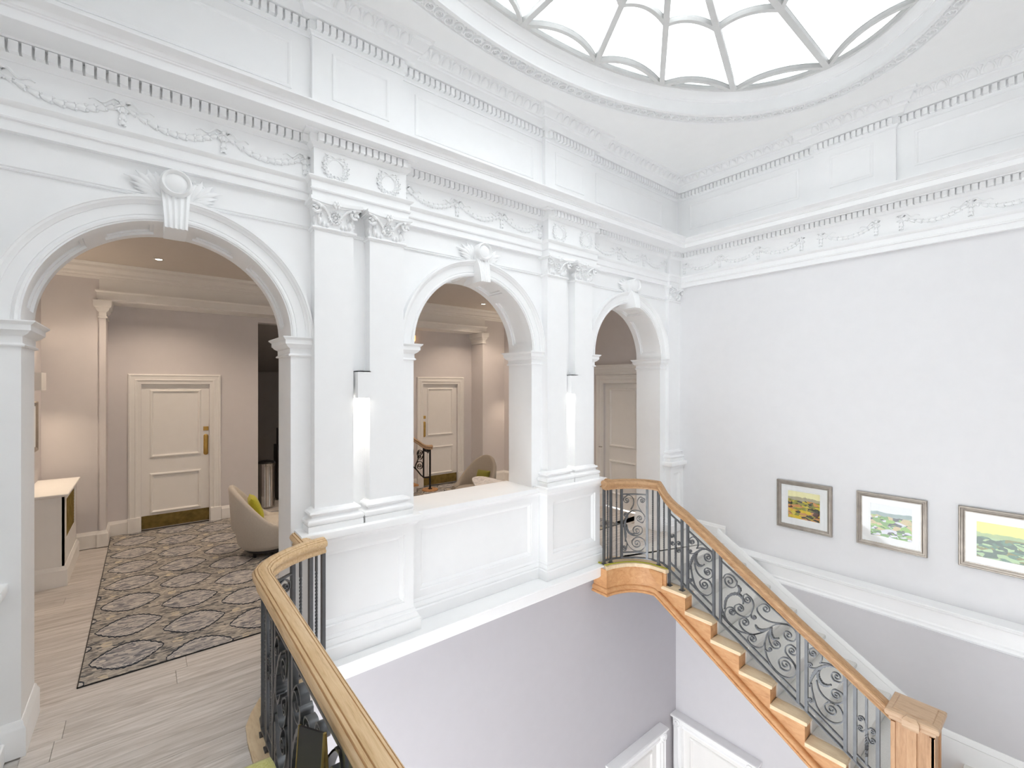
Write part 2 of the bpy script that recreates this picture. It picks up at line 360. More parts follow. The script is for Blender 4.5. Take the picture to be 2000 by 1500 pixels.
# keystones
def keystone(c):
    m = MB(); rs = []
    for z, w_, y in ((3.095, .060, 3.622), (3.12, .061, 3.62), (3.2, .066, 3.632), (3.28, .072, 3.655), (3.32, .076, 3.672), (3.35, .079, 3.69), (3.40, .075, 3.70)):
        ring = []
        for j in range(33):
            t = -1 + j / 16; ring.append((c + w_ * t, y + .007 * (1 - math.cos(t * math.pi * 4.5 + math.pi * .5)) , z))
        yb = 3.93 if z < 3.2 else 3.78
        rs.append(ring + [(c + w_, yb, z), (c - w_, yb, z)])
    m.rings(rs); k = m.build('keystone', 'white_trim', wall_back, 40)
    m = MB(); rr = lambda r, y: [(c + r * math.cos(2 * math.pi * i / 28), y, 3.395 + r * math.sin(2 * math.pi * i / 28)) for i in range(28)]
    m.rings([rr(.086, 3.77), rr(.086, 3.655), rr(.082, 3.638), rr(.074, 3.630), rr(.066, 3.638), rr(.060, 3.655), rr(.052, 3.645), rr(.03, 3.638), rr(.004, 3.636)])
    m.build('boss', 'white_trim', k, 40)
    m = MB()
    for sx in (-1, 1):
        for (dx, z), (bx, bz), rad in (((.262, 3.415), (.17, 3.40), .017), ((.205, 3.455), (.15, 3.40), .02), ((.145, 3.478), (.13, 3.40), .021), ((.215, 3.345), (.15, 3.335), .015), ((.18, 3.315), (.13, 3.315), .013), ((.235, 3.375), (.16, 3.36), .016), ((.105, 3.47), (.10, 3.44), .018)):
            pts = []; rd = []
            for i in range(9):
                t = i / 8; x0, z0 = .065, 3.30
                x = (1 - t) ** 2 * x0 + 2 * t * (1 - t) * bx + t * t * dx; zz = (1 - t) ** 2 * z0 + 2 * t * (1 - t) * bz + t * t * z
                pts.append((c + sx * x, YB - .012 - .016 * math.sin(t * math.pi), zz)); rd.append(rad * (.35 + 1.0 * math.sin(min(1, t * 1.15) * math.pi) ** .8) if t < .98 else .003)
            m.tube(pts, rd, 6)
        # curled scroll beside the boss
        pts = [(c + sx * (.118 + (.045 - .0035 * i) * math.cos(i * .6)), YB - .03, 3.405 + (.045 - .0035 * i) * math.sin(i * .6)) for i in range(12)]
        m.tube(pts, .009, 6)
    m.build('leaf_spray', 'white_trim', k, 60)
for c in AX: keystone(c)

# pilasters with bases and composite capitals
BASE = [(-.01, .985), (.06, .985), (.06, 1.028), (.052, 1.031), (.062, 1.04), (.066, 1.053), (.062, 1.066), (.05, 1.075), (.035, 1.08), (.028, 1.09), (.03, 1.10), (.042, 1.106), (.047, 1.117), (.041, 1.128), (.026, 1.132), (.02, 1.14), (.004, 1.148), (-.01, 1.148)]
AST = [(-.01, 3.278), (.006, 3.278), (.008, 3.286), (.018, 3.290), (.022, 3.298), (.018, 3.306), (.006, 3.310), (-.01, 3.310)]
def cap_mesh(x0, x1, yf):
    m = MB(); xc = (x0 + x1) / 2; h = (x1 - x0) / 2; rnd = random.Random(3)
    m.rings([[(xc - s, YB, z), (xc - s, yf - d, z), (xc + s, yf - d, z), (xc + s, YB, z)] for z, s, d in ((3.305, h, 0), (3.40, h + .002, .004), (3.455, h + .012, .02), (3.475, h + .016, .03))])
    for z0, z1, g in ((3.468, 3.482, .0), (3.482, 3.508, .012)):
        front = [(xc + (h + .035 + g) * (-1 + i / 6), yf - .028 - g - .045 * (abs(-1 + i / 6)) ** 2) for i in range(13)]
        m.prism(front + [(xc + h + .035 + g, YB), (xc - h - .035 - g, YB)], 'z', z0, z1)
    for sx in (-1, 1):
        vx, vz = xc + sx * (h - .002), 3.432
        pts = []; rd = []
        for i in range(22):
            a = i * .62; r = .036 * (1 - i / 24); pts.append((vx + sx * r * math.sin(a) * -1, yf - .055 + .004 * i * .4, vz + r * math.cos(a))); rd.append(.0115 - .0002 * i)
        m.tube(pts, rd, 6); m.blob((vx, yf - .05, vz), (.012, .02, .012), 8, 4)
        m.tube([(xc + sx * .015, yf - .012, 3.345), (xc + sx * .05, yf - .022, 3.41), (xc + sx * .09, yf - .035, 3.452), (vx - sx * .01, yf - .05, 3.468)], [.006, .009, .011, .009], 6)
        for lx, lz, ax, az in ((.115, 3.35, .018, .032), (.085, 3.33, .014, .026), (.125, 3.385, .012, .02), (.055, 3.328, .012, .02), (.10, 3.40, .012, .016), (.07, 3.435, .016, .010)):
            m.blob((xc + sx * lx * h / .149, yf - .008, lz), (ax, .022, az), 7, 4)
        m.blob((xc + sx * (h + .004), yf + .02, 3.36), (.012, .03, .03), 6, 4)
    for i in range(14):
        a = 2 * math.pi * i / 14; m.blob((xc + .046 * math.cos(a), yf - .012, 3.392 + .046 * math.sin(a)), (.0105, .02, .0105), 6, 4)
    for i in range(9):
        a = 2 * math.pi * i / 9; m.blob((xc + .024 * math.cos(a), yf - .014, 3.392 + .024 * math.sin(a)), (.009, .018, .009), 6, 4)
    m.blob((xc, yf - .014, 3.392), (.014, .02, .014), 8, 4)
    for i in range(6):
        a = 2 * math.pi * i / 6; m.blob((xc + .02 * math.cos(a), yf - .062, 3.478 + .02 * math.sin(a)), (.014, .014, .014), 7, 4)
    m.blob((xc, yf - .074, 3.478), (.010, .012, .010), 8, 4)
    return m
def pilaster(x0, x1, yf=YP):
    p = MB().box(x0, x1, yf, YB + .01, .985, 3.30).build('pilaster', 'white_trim', wall_back)
    path = [(x0, YB), (x0, yf), (x1, yf), (x1, YB)]
    MB().mould(path, BASE).build('base', 'white_trim', p, 40)
    MB().mould(path, AST).build('astragal', 'white_trim', p, 40)
    cap_mesh(x0, x1, yf).build('capital', 'white_trim', p, 50)
for px in PX:
    pilaster(px - .365, px - PG / 2); pilaster(px + PG / 2, px + .365)
pilaster(XR - PW, XR, 3.715); pilaster(XL, XL + PW, 3.715)

# pedestals, parapet and their panels
CAPP = [(-.01, .886), (.012, .886), (.014, .898), (.020, .899), (.022, .908), (.030, .918), (.048, .932), (.058, .934), (.060, .945), (.060, .978), (.056, .985), (-.01, .985)]
PLN = [(-.01, 0), (.048, 0), (.048, .098), (.042, .104), (.030, .106), (.034, .116), (.032, .128), (.020, .146), (.014, .152), (.018, .160), (.012, .172), (.004, .180), (-.01, .18)]
YQ, HQ = 3.597, .428
def pedestal(c, x0=None, x1=None, yq=YQ):
    x0 = c - HQ if x0 is None else x0; x1 = c + HQ if x1 is None else x1
    m = MB().box(x0 + .002, x1 - .002, yq + .0365, YB + .01, 0, .984)
    path = [(x0, YB), (x0, yq), (x1, yq), (x1, YB)]
    levels(m, [((x0, x1, .1, .9), -.02), ((x0, x1, .1, .9), .036), ((x0 + .083, x1 - .083, .246, .82), .036), ((x0 + .086, x1 - .086, .249, .817), .024), ((x0 + .098, x1 - .098, .261, .805), .021), ((x0 + .118, x1 - .118, .281, .785), .006), ((x0 + .121, x1 - .121, .284, .782), .001)], fnY(yq + .036))
    p = m.build('pedestal', 'white_trim', wall_back)
    MB().mould(path, CAPP).build('pedestal_cap', 'white_trim', p, 35)
    MB().mould(path, PLN).build('plinth', 'white_trim', p, 35)
for px in PX: pedestal(px)
pedestal(None, XL, XL + .335, 3.66); pedestal(None, XR - .335, XR, 3.66)
m = MB(); x0, x1 = PX[0] + HQ, PX[1] - HQ
levels(m, [((x0, x1, .1, .93), -.02), ((x0, x1, .1, .93), .034), ((1.929, 3.269, .246, .81), .034), ((1.932, 3.266, .249, .807), .022), ((1.944, 3.254, .261, .795), .019), ((1.964, 3.234, .281, .775), .005), ((1.967, 3.231, .284, .772), .001)], fnY(YB))
par = m.build('parapet_face', 'white_trim', wall_back)
MB().mould([(x0, YB - .03), (x1, YB - .03)], PLN).build('plinth', 'white_trim', par, 35)
MB().mould([(x0, YB - .03), (x1, YB - .03)], [(p, z - .012) for p, z in CAPP]).build('parapet_cap', 'white_trim', par, 35)
MB().box(AX[1] - RA - .0, AX[1] + RA + .0, YB - .04, YK + .04, .925, .972).build('sill', 'white_trim', par)
# plinth blocks of the two outer arch jambs, down to the gallery floor
SK = [(-.01, 0), (.022, 0), (.022, .155), (.018, .163), (.012, .175), (.010, .19), (.004, .2), (-.01, .2)]
for x, sgn in ((AX[0] - RA, 1), (AX[2] + RA, -1)):
    pth = [(x - .11, YB), (x, YB), (x, YK), (x - .3, YK)] if sgn > 0 else [(x + .3, YK), (x, YK), (x, YB), (x + .11, YB)]
    MB().mould(pth, SK).build('jamb_plinth', 'white_trim', wall_back, 35)
for x, sgn in ((AX[0] + RA, -1), (AX[2] - RA, 1)):
    pth = [(x - .12, YB), (x, YB), (x, YK), (x - .3, YK)] if sgn > 0 else [(x + .3, YK), (x, YK), (x, YB), (x + .12, YB)]
    MB().mould(pth, SK).build('jamb_plinth', 'white_trim', wall_back, 35)
# gallery ledge and its fascia over the stairwell
LEDGE = [(-.05, -.002), (.30, -.002), (.302, -.012), (.292, -.02), (.280, -.026), (.270, -.034), (.268, -.128), (.262, -.136), (.25, -.142), (.246, -.152), (.225, -.158), (.215, -.172), (.19, -.178), (.18, -.19), (-.05, -.19)]
MB().mould([(.62, YB), (4.55, YB)], LEDGE).build('ledge', 'white_trim', wall_back, 30)

# ------------------------------------------------------------------ right-hand wall
mb = MB().box(XR, XR + .25, YF - .2, YB + .01, -.30, 5.3)
wall_right = struct('wall_right', mb, 'lilac_wall', 'pale lilac grey wall above the staircase', 'wall')
XLOW, YLOW = 5.95, 3.65
RLEDGE = [(-.02, -.068), (.186, -.068), (.190, -.078), (.186, -.092), (.172, -.098), (.176, -.106), (.166, -.114), (.160, -.118), (.160, -.235), (.166, -.24), (.172, -.25), (.168, -.268), (.18, -.274), (.188, -.285), (.186, -.298), (.196, -.304), (.20, -.318), (.198, -.335), (.19, -.343), (-.02, -.343)]
MB().mould([(XR, 3.03), (XR, YF)], RLEDGE).build('ledge_moulding', 'white_trim', wall_right, 30)

# ------------------------------------------------------------------ entablature, attic and upper cornice over both walls
Y0, X0R = 3.745, 6.15
def path_j(j, corner=.04, right=None):
    p = [(XL, Y0 - corner), (XL + PW, Y0 - corner), (XL + PW, Y0)] if corner else [(XL, Y0)]
    for px in PX: p += [(px - .365, Y0), (px - .365, Y0 - j), (px + .365, Y0 - j), (px + .365, Y0)]
    p += [(XR - PW, Y0), (XR - PW, Y0 - corner), (X0R, Y0 - corner)] if corner else [(X0R, Y0)]
    k = len(p) - 1
    if right: p += [(X0R, right[0]), (X0R - right[2], right[0]), (X0R - right[2], right[1]), (X0R, right[1])]
    p += [(X0R, YF)]
    return p, k
ARCHT = [(-.06, 3.505), (.028, 3.505), (.028, 3.562), (.042, 3.567), (.046, 3.577), (.036, 3.583), (.036, 3.636), (.044, 3.64), (.057, 3.650), (.063, 3.660), (.063, 3.668), (-.06, 3.668)]
FRIEZE = [(-.06, 3.66), (.012, 3.66), (.012, 3.905), (-.06, 3.905)]
BED = [(-.06, 3.895), (.016, 3.895), (.018, 3.903), (.03, 3.912), (.045, 3.925), (.045, 3.985), (.085, 3.987), (.09, 4.003), (-.06, 4.003)]
CORONA = [(-.06, 3.999), (.268, 3.999), (.27, 4.001), (.27, 4.05), (.28, 4.054), (.28, 4.062), (.288, 4.066), (.29, 4.074), (.296, 4.086), (.315, 4.098), (.34, 4.103), (.345, 4.107), (.345, 4.117), (-.06, 4.14)]
ATTIC = [(-.06, 4.10), (.01, 4.10), (.01, 4.78), (-.06, 4.78)]
UPPER = [(-.06, 4.768), (.018, 4.768), (.020, 4.785), (.036, 4.797), (.036, 4.866), (.085, 4.870), (.094, 4.895), (.112, 4.93), (.128, 4.938), (.130, 4.950), (.146, 4.956), (.165, 4.98), (.18, 5.015), (.205, 5.028), (.21, 5.06), (-.06, 5.06)]
pj, kj = path_j(.10); pa, ka = path_j(.05, 0, (1.95, 1.22, .05)); ps = [(XL, Y0), (X0R, Y0), (X0R, YF)]
for nm, pth, k, prof in (('architrave', pj, kj, ARCHT), ('frieze', pj, kj, FRIEZE), ('bed_moulding', pj, kj, BED), ('cornice', ps, 1, CORONA), ('attic', pa, ka, ATTIC), ('upper_cornice', pa, ka, UPPER)):
    MB().mould(pth, prof, rng=(0, k)).build(nm, 'white_trim', wall_back, 30)
    MB().mould(pth, prof, rng=(k, len(pth) - 1)).build(nm, 'white_trim', wall_right, 30)

def along(path, k0, k1, pitch, start=0, d=0.0):
    """points every `pitch` along a stretch of a plan path, with the heading of the wall there"""
    out = []
    for i in range(k0, k1):
        a, b = Vector(path[i]), Vector(path[i + 1]); L = (b - a).length
        if L < pitch * 1.5: continue
        t = (b - a).normalized(); nr = Vector((t.y, -t.x)); n = max(1, round(L / pitch)); st = L / n
        for q in range(n): out.append((a + t * (st * (q + .5)) + nr * d, math.atan2(t.y, t.x)))
    return out
dm = MB().box(-.0195, .0195, -.040, .006, 0, .057); me_d = dm.build('dentil', 'white_trim', wall_back).data
bpy.data.objects.remove(bpy.data.objects['dentil'])
dm = MB().box(-.0185, .0185, -.038, .006, 0, .062); me_u = dm.build('upper_dentil', 'white_trim', wall_back).data
bpy.data.objects.remove(bpy.data.objects['upper_dentil'])
def egg_mesh():
    m = MB(); rs = []
    # egg: wide below, narrow above, bulging out of the sloping bed of the cornice
    for t, wd, bul in ((0, .026, .006), (.15, .036, .022), (.4, .037, .032), (.65, .029, .030), (.85, .015, .020), (1, .005, .006)):
        y = -.142 - .045 * t; z = 4.954 + .066 * t
        rs.append([(wd * math.cos(a), y - bul * math.sin(a), z) for a in [math.pi * i / 8 for i in range(9)]] + [(-wd, y + .02, z), (wd, y + .02, z)])
    m.rings(rs)
    rs = []
    for t, wd, bul in ((0, .003, .006), (.3, .004, .018), (.7, .013, .024), (.9, .022, .022), (1, .018, .006)):
        y = -.142 - .045 * t; z = 4.954 + .066 * t
        rs.append([(.052 + wd * math.cos(a), y - bul * math.sin(a), z) for a in [math.pi * i / 6 for i in range(7)]] + [(.052 - wd, y + .02, z), (.052 + wd, y + .02, z)])
    m.rings(rs)
    return m
eo = egg_mesh().build('egg_moulding', 'white_trim', wall_back, 50); me_e = eo.data; bpy.data.objects.remove(eo)
for wall, r0, r1, ra0, ra1 in ((wall_back, 0, kj, 0, ka), (wall_right, kj, len(pj) - 1, ka, len(pa) - 1)):
    for p, a in along(pj, r0, r1, .0515, d=.045): link('dentil', me_d, wall, (p.x, p.y, 3.9255), (0, 0, a))
    for p, a in along(pa, ra0, ra1, .0525, d=.036): link('upper_dentil', me_u, wall, (p.x, p.y, 4.799), (0, 0, a))
    for p, a in along(pa, ra0, ra1, .104): link('egg_moulding', me_e, wall, (p.x, p.y, 0), (0, 0, a))

# garlands, drops and wreaths on the frieze
def husk(m, x, z, ang, s, y=0.0):
    """a bell-shaped husk lying on the frieze, pointing along ang"""
    ca, sa = math.cos(ang), math.sin(ang); rs = []
    for t, r in ((0, .25), (.25, .75), (.6, 1.0), (.9, 1.15), (1.0, .8)):
        cx_, cz_ = x + ca * t * s, z + sa * t * s; rr = r * s * .36
        rs.append([(cx_ - sa * rr * math.cos(b), y - rr * .8 * math.sin(b) - .002, cz_ + ca * rr * math.cos(b)) for b in [math.pi * k / 5 for k in range(6)]])
    m.rings(rs, closed_ring=False)
    for q in (-.5, .5):
        m.blob((x + ca * s * 1.05 - sa * s * .3 * q * 2, y - .010, z + sa * s * 1.05 + ca * s * .3 * q * 2), (s * .18, .012, s * .18), 6, 3)
def swag_mesh(wd):
    m = MB(); n = 10; sag = .098
    f = lambda t: (-wd / 2 + wd * t, -sag * math.sin(math.pi * t) ** .8 - .004)
    for i in range(n):
        t = .06 + .88 * i / n; a = f(t); b = f(t + .04); husk(m, a[0], a[1], math.atan2(b[1] - a[1], b[0] - a[0]), wd * .085 * (.75 + .45 * math.sin(math.pi * t)))
    m.tube([(f(t / 20)[0], -.004, f(t / 20)[1]) for t in range(21)], .005, 5)
    for sx in (-1, 1):   # fluttering ribbon ends
        pts = [(sx * (wd / 2 - .02 - .135 * t), -.006, -.012 - .028 * t * 1.6 + .014 * math.sin(t * 9)) for t in [i / 14 for i in range(15)]]
        m.tube([(p[0], p[1], p[2] + .022) for p in pts], [.009 * (1.1 - .7 * i / 14) for i in range(15)], 5)
    return m
def drop_mesh():
    m = MB(); m.blob((0, -.004, .004), (.017, .02, .014), 7, 4)
    for sx in (-1, 1):
        m.tube([(0, -.006, .004), (sx * .022, -.008, .02), (sx * .034, -.006, .010), (sx * .02, -.006, -.004)], .006, 5)
    for i, s in enumerate((.040, .046, .044)):
        husk(m, 0, -.012 - .036 * i, -math.pi / 2, s)
    for sx in (-1, 1): husk(m, sx * .012, -.02, -math.pi / 2 - sx * -.5, .028)
    return m
def wreath_mesh():
    m = MB()
    for sx in (-1, 1):
        for i in range(7):
            a = math.pi / 2 + sx * (.42 + i * .38); r = .066
            x, z = r * math.cos(a), r * math.sin(a); husk(m, x, z, a + sx * math.pi / 2, .040); husk(m, x * 1.12, z * 1.12, a + sx * (math.pi / 2 - .7), .032)
        m.tube([(0, -.006, .07), (sx * .03, -.008, .088), (sx * .06, -.006, .082), (sx * .085, -.006, .095)], [.006, .006, .005, .003], 5)
    m.tube([(.068 * math.cos(a), -.003, .068 * math.sin(a)) for a in [-math.pi / 2 + .5 + (2 * math.pi - 1.0) * i / 24 for i in range(25)]], .006, 5)
    return m
def tmp(mbx, name):
    o = mbx.build(name, 'white_trim', None, 60); me = o.data; bpy.data.objects.remove(o); return me
yfz = Y0 - .012
me_s = tmp(swag_mesh(.535), 'garland'); me_t = tmp(drop_mesh(), 'garland_drop'); me_w = tmp(wreath_mesh(), 'wreath')
for c in AX:
    for k in range(4):
        x = c - .80 + .5333 * k; link('garland_drop', me_t, wall_back, (x, yfz, 3.835))
        if k < 3: link('garland', me_s, wall_back, (x + .2667, yfz, 3.842))
for px in PX:
    for sx in (-1, 1): link('wreath', me_w, wall_back, (px + sx * .216, Y0 - .112, 3.775))
xf = X0R - .012
for y in (3.62, 3.10, 2.60, 2.10, 1.90, 1.385, 1.175, .66, .145): link('garland_drop', me_t, wall_right, (xf, y, 3.835), (0, 0, -math.pi / 2))
for y in (3.36, 2.85, 2.35, 1.6425, .9175, .40): link('garland', me_s, wall_right, (xf, y, 3.842), (0, 0, -math.pi / 2))
# attic panels
def attic_panel(parent, rect, fn, h=0.0):
    m = MB(); levels(m, [(rect, h - .005), (rect, h + .007), (inset(rect, .010), h + .010), (inset(rect, .022), h + .008), (inset(rect, .030), h + .002), (inset(rect, .045), h + .001)], fn); m.build('attic_panel', 'white_trim', parent)
for c in AX: attic_panel(wall_back, (c - .705, c + .705, 4.33, 4.69), fnY(Y0 - .01))
for px in PX: attic_panel(wall_back, (px - .225, px + .245, 4.33, 4.69), fnY(Y0 - .06))
attic_panel(wall_right, (-3.55, -2.13, 4.33, 4.69), fnX(X0R - .01)); attic_panel(wall_right, (-1.80, -1.40, 4.33, 4.69), fnX(X0R - .06)); attic_panel(wall_right, (-1.07, .4, 4.33, 4.69), fnX(X0R - .01))

# ------------------------------------------------------------------ the other two hall walls (behind the camera) and the lower stairwell
struct('wall_left', MB().box(XL - .25, XL, YF - .2, YB, -.12, 5.3), 'plaster', 'plain white hall wall on the gallery side', 'wall')
struct('wall_front', MB().box(XL - .25, XR + .25, YF - .25, YF, -4.8, 5.3), 'plaster', 'plain white hall wall behind the viewer', 'wall')
struct('wall_lower_back', MB().box(XL - .25, XR + .25, YLOW, 4.0, -4.8, -.12), 'lilac_low_shaded', 'lilac stairwell wall below the gallery ledge', 'wall')
struct('wall_lower_right', MB().box(XLOW, XR + .25, YF - .2, YLOW, -4.8, -.30), 'lilac_stair_shaded', 'lilac stairwell wall beside the stair flight', 'wall')
struct('floor_lower', MB().box(XL - .25, XR + .25, YF - .2, 4.0, -5.0, -4.8), 'plank_wood', 'floor of the lower hall far below', 'floor')

# ------------------------------------------------------------------ ceiling with the elliptical skylight
RX, RY = 2.80, 1.575
N = 144
ell = lambda rx, ry, n=N: [(CX + rx * math.cos(2 * math.pi * i / n), CY + ry * math.sin(2 * math.pi * i / n)) for i in range(n)]
m = MB(); rs = []
for i, (x, y) in enumerate(ell(RX, RY)):
    dx, dy = x - CX, y - CY; t = min((3.75 / abs(dx)) if abs(dx) > 1e-6 else 9e9, (2.35 / abs(dy)) if abs(dy) > 1e-6 else 9e9); x, y = CX + dx * 1.012, CY + dy * 1.02
    bx, by = CX + dx * t, CY + dy * t; rs.append([(x, y, ZC), (bx, by, ZC), (bx, by, ZC + .25), (x, y, ZC + .25)])
m.rings(rs, closed_path=True)
ceiling = struct('ceiling', m, 'ceiling_paint', 'flat white hall ceiling around the skylight', 'ceiling')
cw = ell(RX, RY)[::-1]                       # clockwise: projection goes inwards
MB().mould(cw, [(-.02, 5.04), (0, 5.04), (0, 5.165), (.010, 5.168), (.012, 5.178), (.022, 5.184), (.026, 5.196), (.04, 5.208), (.045, 5.225), (.06, 5.236), (.07, 5.243), (.072, 5.26), (-.02, 5.26)], closed=True).build('skylight_drum', 'white_trim', ceiling, 40)
MB().mould(cw, [(0, 5.055), (.004, 5.034), (-.016, 5.026), (-.024, 5.028), (-.027, 5.046), (-.137, 5.046), (-.140, 5.030), (-.150, 5.026), (-.162, 5.028), (-.178, 5.055)], closed=True).build('rosette_band', 'white_trim', ceiling, 40)
m = MB(); rs = []
for i in range(18):
    a = 2 * math.pi * i / 18; rs.append([((.036 + .008 * math.cos(b)) * math.cos(a), (.036 + .008 * math.cos(b)) * math.sin(a), -.018 * math.sin(b)) for b in [2 * math.pi * k / 6 for k in range(6)]])
m.rings(rs, closed_path=True)
for i in range(6):
    a = 2 * math.pi * i / 6; m.blob((.014 * math.cos(a), .014 * math.sin(a), 0), (.009, .009, .009), 6, 3)
for sx in (-1, 1): m.blob((.05, sx * .036, 0), (.012, .006, .006), 6, 3)
me_r = tmp(m, 'roundel')
M_ = 4000; fine = ell(RX + .082, RY + .082, M_); cum = [0]
for i in range(M_): cum.append(cum[-1] + math.dist(fine[i], fine[(i + 1) % M_]))
nr = round(cum[-1] / .1); j = 0
for k in range(nr):
    s = cum[-1] * k / nr
    while cum[j + 1] < s: j += 1
    p, q = fine[j], fine[(j + 1) % M_]; link('roundel', me_r, ceiling, (p[0], p[1], 5.040), (0, 0, math.atan2(q[1] - p[1], q[0] - p[0])))

win = thing('window_1', 'elliptical laylight with grey radiating glazing bars and frosted white glass', 'skylight', (CX, CY, 5.26), kind='structure')
quarter = [(2.735, 0), (2.386, .77), (1.69, 1.206), (.87, 1.40), (0, 1.51)]
rim = quarter + [(-x, y) for x, y in quarter[-2::-1]] + [(-x, -y) for x, y in quarter[1:]] + [(x, -y) for x, y in quarter[-2:0:-1]]
ZG = 5.262
MB().mould(ell(RX - .05, RY - .05)[::-1], [(0, 5.25), (.045, 5.25), (.045, 5.30), (0, 5.30)], closed=True).build('outer_frame', 'grey_bar', win)
MB().mould(ell(.42, .23)[::-1], [(0, 5.25), (.04, 5.25), (.04, 5.30), (0, 5.30)], closed=True).build('hub_ring', 'grey_bar', win)
def bar(pts, wd, nm):
    z0 = 5.246 if 'rib' in nm else 5.2485
    m = MB(); m.mould([(CX + x, CY + y) for x, y in pts], [(-wd / 2, z0), (wd / 2, z0), (wd / 2, 5.30 - (z0 - 5.246)), (-wd / 2, 5.30 - (z0 - 5.246))]); return m.build(nm, 'grey_bar', win)
def webarc(A, B, f, bow):
    a = Vector(A) * f; b = Vector(B) * f; mid = (a + b) / 2; n = -mid.normalized() * bow
    return [tuple(a * (1 - t) + b * t + n * 4 * t * (1 - t)) for t in [i / 12 for i in range(13)]]
fr = (1.0, .585, .30); nR = len(rim); arcs = {}
for i in range(nR):
    A, B = rim[i], rim[(i + 1) % nR]; bar([A, (A[0] * .14, A[1] * .14)], .052, 'glazing_rib')
    for k, f in enumerate(fr):
        arcs[i, k] = webarc(A, B, f, .15 * f); bar(arcs[i, k], .036, 'glazing_arc')
def pane(poly):
    m = MB(); m.prism([(CX + x, CY + y) for x, y in poly], 'z', 5.282, 5.286); m.build('pane', 'laylight_glass', win)
for i in range(nR):
    A, B = rim[i], rim[(i + 1) % nR]; t0 = math.atan2(A[1] / 1.51, A[0] / 2.735); t1 = math.atan2(B[1] / 1.51, B[0] / 2.735)
    if t1 < t0: t1 += 2 * math.pi
    edge = [(2.735 * math.cos(t0 + (t1 - t0) * q / 8), 1.51 * math.sin(t0 + (t1 - t0) * q / 8)) for q in range(9)]
    edge[0], edge[-1] = A, B
    pane(edge + arcs[i, 0][-2:0:-1]); pane(arcs[i, 0] + arcs[i, 1][::-1]); pane(arcs[i, 1] + arcs[i, 2][::-1]); pane(arcs[i, 2] + [(0, 0)])
# ------------------------------------------------------------------ floors
mir = lambda x: 2 * CX - x
RAILC = [(.553, 2.90), (.551, 3.05), (.56, 3.14), (.60, 3.225), (.67, 3.31), (.77, 3.385), (.88, 3.44), (1.02, 3.475)]     # balustrade line at the gallery end
INNER = [(.467, YF), (.467, 2.90), (.468, 3.06), (.48, 3.2), (.525, 3.31), (.593, 3.428), (.69, 3.53), (.80, 3.60), (.945, 3.64)]
OUTER = [(.613, YF), (.613, 2.926), (.623, 3.12), (.660, 3.20), (.711, 3.268), (.79, 3.325), (.876, 3.361), (.97, 3.388), (1.062, 3.396), (1.062, 3.60)]
def xin(y):
    for (xa, ya), (xb, yb) in zip(INNER, INNER[1:]):
        if ya <= y <= yb: return xa + (xb - xa) * (y - ya) / (yb - ya)
    return INNER[-1][0] if y > 3 else INNER[0][0]
mb = MB()
mb.prism([(XL - .2, YF)] + [(x - .04, y) for x, y in OUTER[:5]] + [(x - .02, y + .04) for x, y in OUTER[5:-1]] + [(1.042, YB), (XL - .2, YB)], 'z', -.15, -.012)
RIN = [(mir(x), y) for x, y in OUTER if y > 2.92]
mb.prism([(XR + .2, YB), (mir(1.062), YB)] + [(mir(x) + (.04 if i < 4 else .02), y + (0 if i < 4 else .04)) for i, (x, y) in enumerate(OUTER[1:-1])][::-1] + [(mir(.613) + .04, 3.01), (XR + .2, 3.01)], 'z', -.15, -.012)
mb.box(XL - .25, XR + .25, YB, 11.2, -.15, -.012)
floor = struct('floor', mb, 'plank_wood', 'pale limed oak plank floor of the gallery and lobby', 'floor')
PWD = .19
def plank(x0a, x1a, x0b, x1b, y0, y1):
    """plank between y0 and y1; ends may slant"""
    g = .0008; z0, z1, bv = -.013, 0.0, .0018
    m = MB(); lo = [(x0a + g, y0 + g), (x1a - g, y0 + g), (x1b - g, y1 - g), (x0b + g, y1 - g)]; cx_ = sum(p[0] for p in lo) / 4; cy_ = (y0 + y1) / 2
    hi = [(p[0] + (bv if p[0] < cx_ else -bv), p[1] + (bv if p[1] < cy_ else -bv)) for p in lo]
    m.rings([[(x, y, z0) for x, y in lo], [(x, y, z1 - bv) for x, y in lo], [(x, y, z1) for x, y in hi]]); m.build('plank', 'plank_wood', floor)
def plank_row(y0, y1, a0, b0, a1, b1, rnd):
    """a0/b0: left and right limit at y0, a1/b1 at y1"""
    x = max(a0, a1) - rnd.random() * 1.8; cuts = []
    while x < min(b0, b1) - .12:
        if x > max(a0, a1) + .12: cuts.append(x)
        x += 1.9
    L = [(a0, a1)] + [(c, c) for c in cuts] + [(b0, b1)]
    for (p0, p1), (q0, q1) in zip(L, L[1:]): plank(p0, q0, p1, q1, y0, y1)
rnd = random.Random(11); y = .55
while y < 8.2:
    y1 = y + PWD
    if y1 <= YB: plank_row(y, y1, XL, xin(y), XL, xin(y1), rnd)
    elif y < YK: plank_row(y, y1, AX[0] - RA, AX[0] + RA, AX[0] - RA, AX[0] + RA, rnd)
    elif y < 4.34: plank_row(y, y1, XL, 1.9, XL, 1.9, rnd)
    elif y1 < 7.95: plank_row(y, y1, XL, -.362, XL, -.362, rnd)
    y = y1
y = 3.50
while y < 4.3:
    y1 = y + PWD; j = YB - .05 < y < YK
    plank_row(y, y1, AX[2] - RA if j else mir(1.0), AX[2] + RA if j else XR, AX[2] - RA if j else mir(1.0), AX[2] + RA if j else XR, rnd); y = y1
y = 4.30
while y < 7.9:
    y1 = y + PWD; plank_row(y, y1, 5.54, XR, 5.54, XR, rnd); y = y1
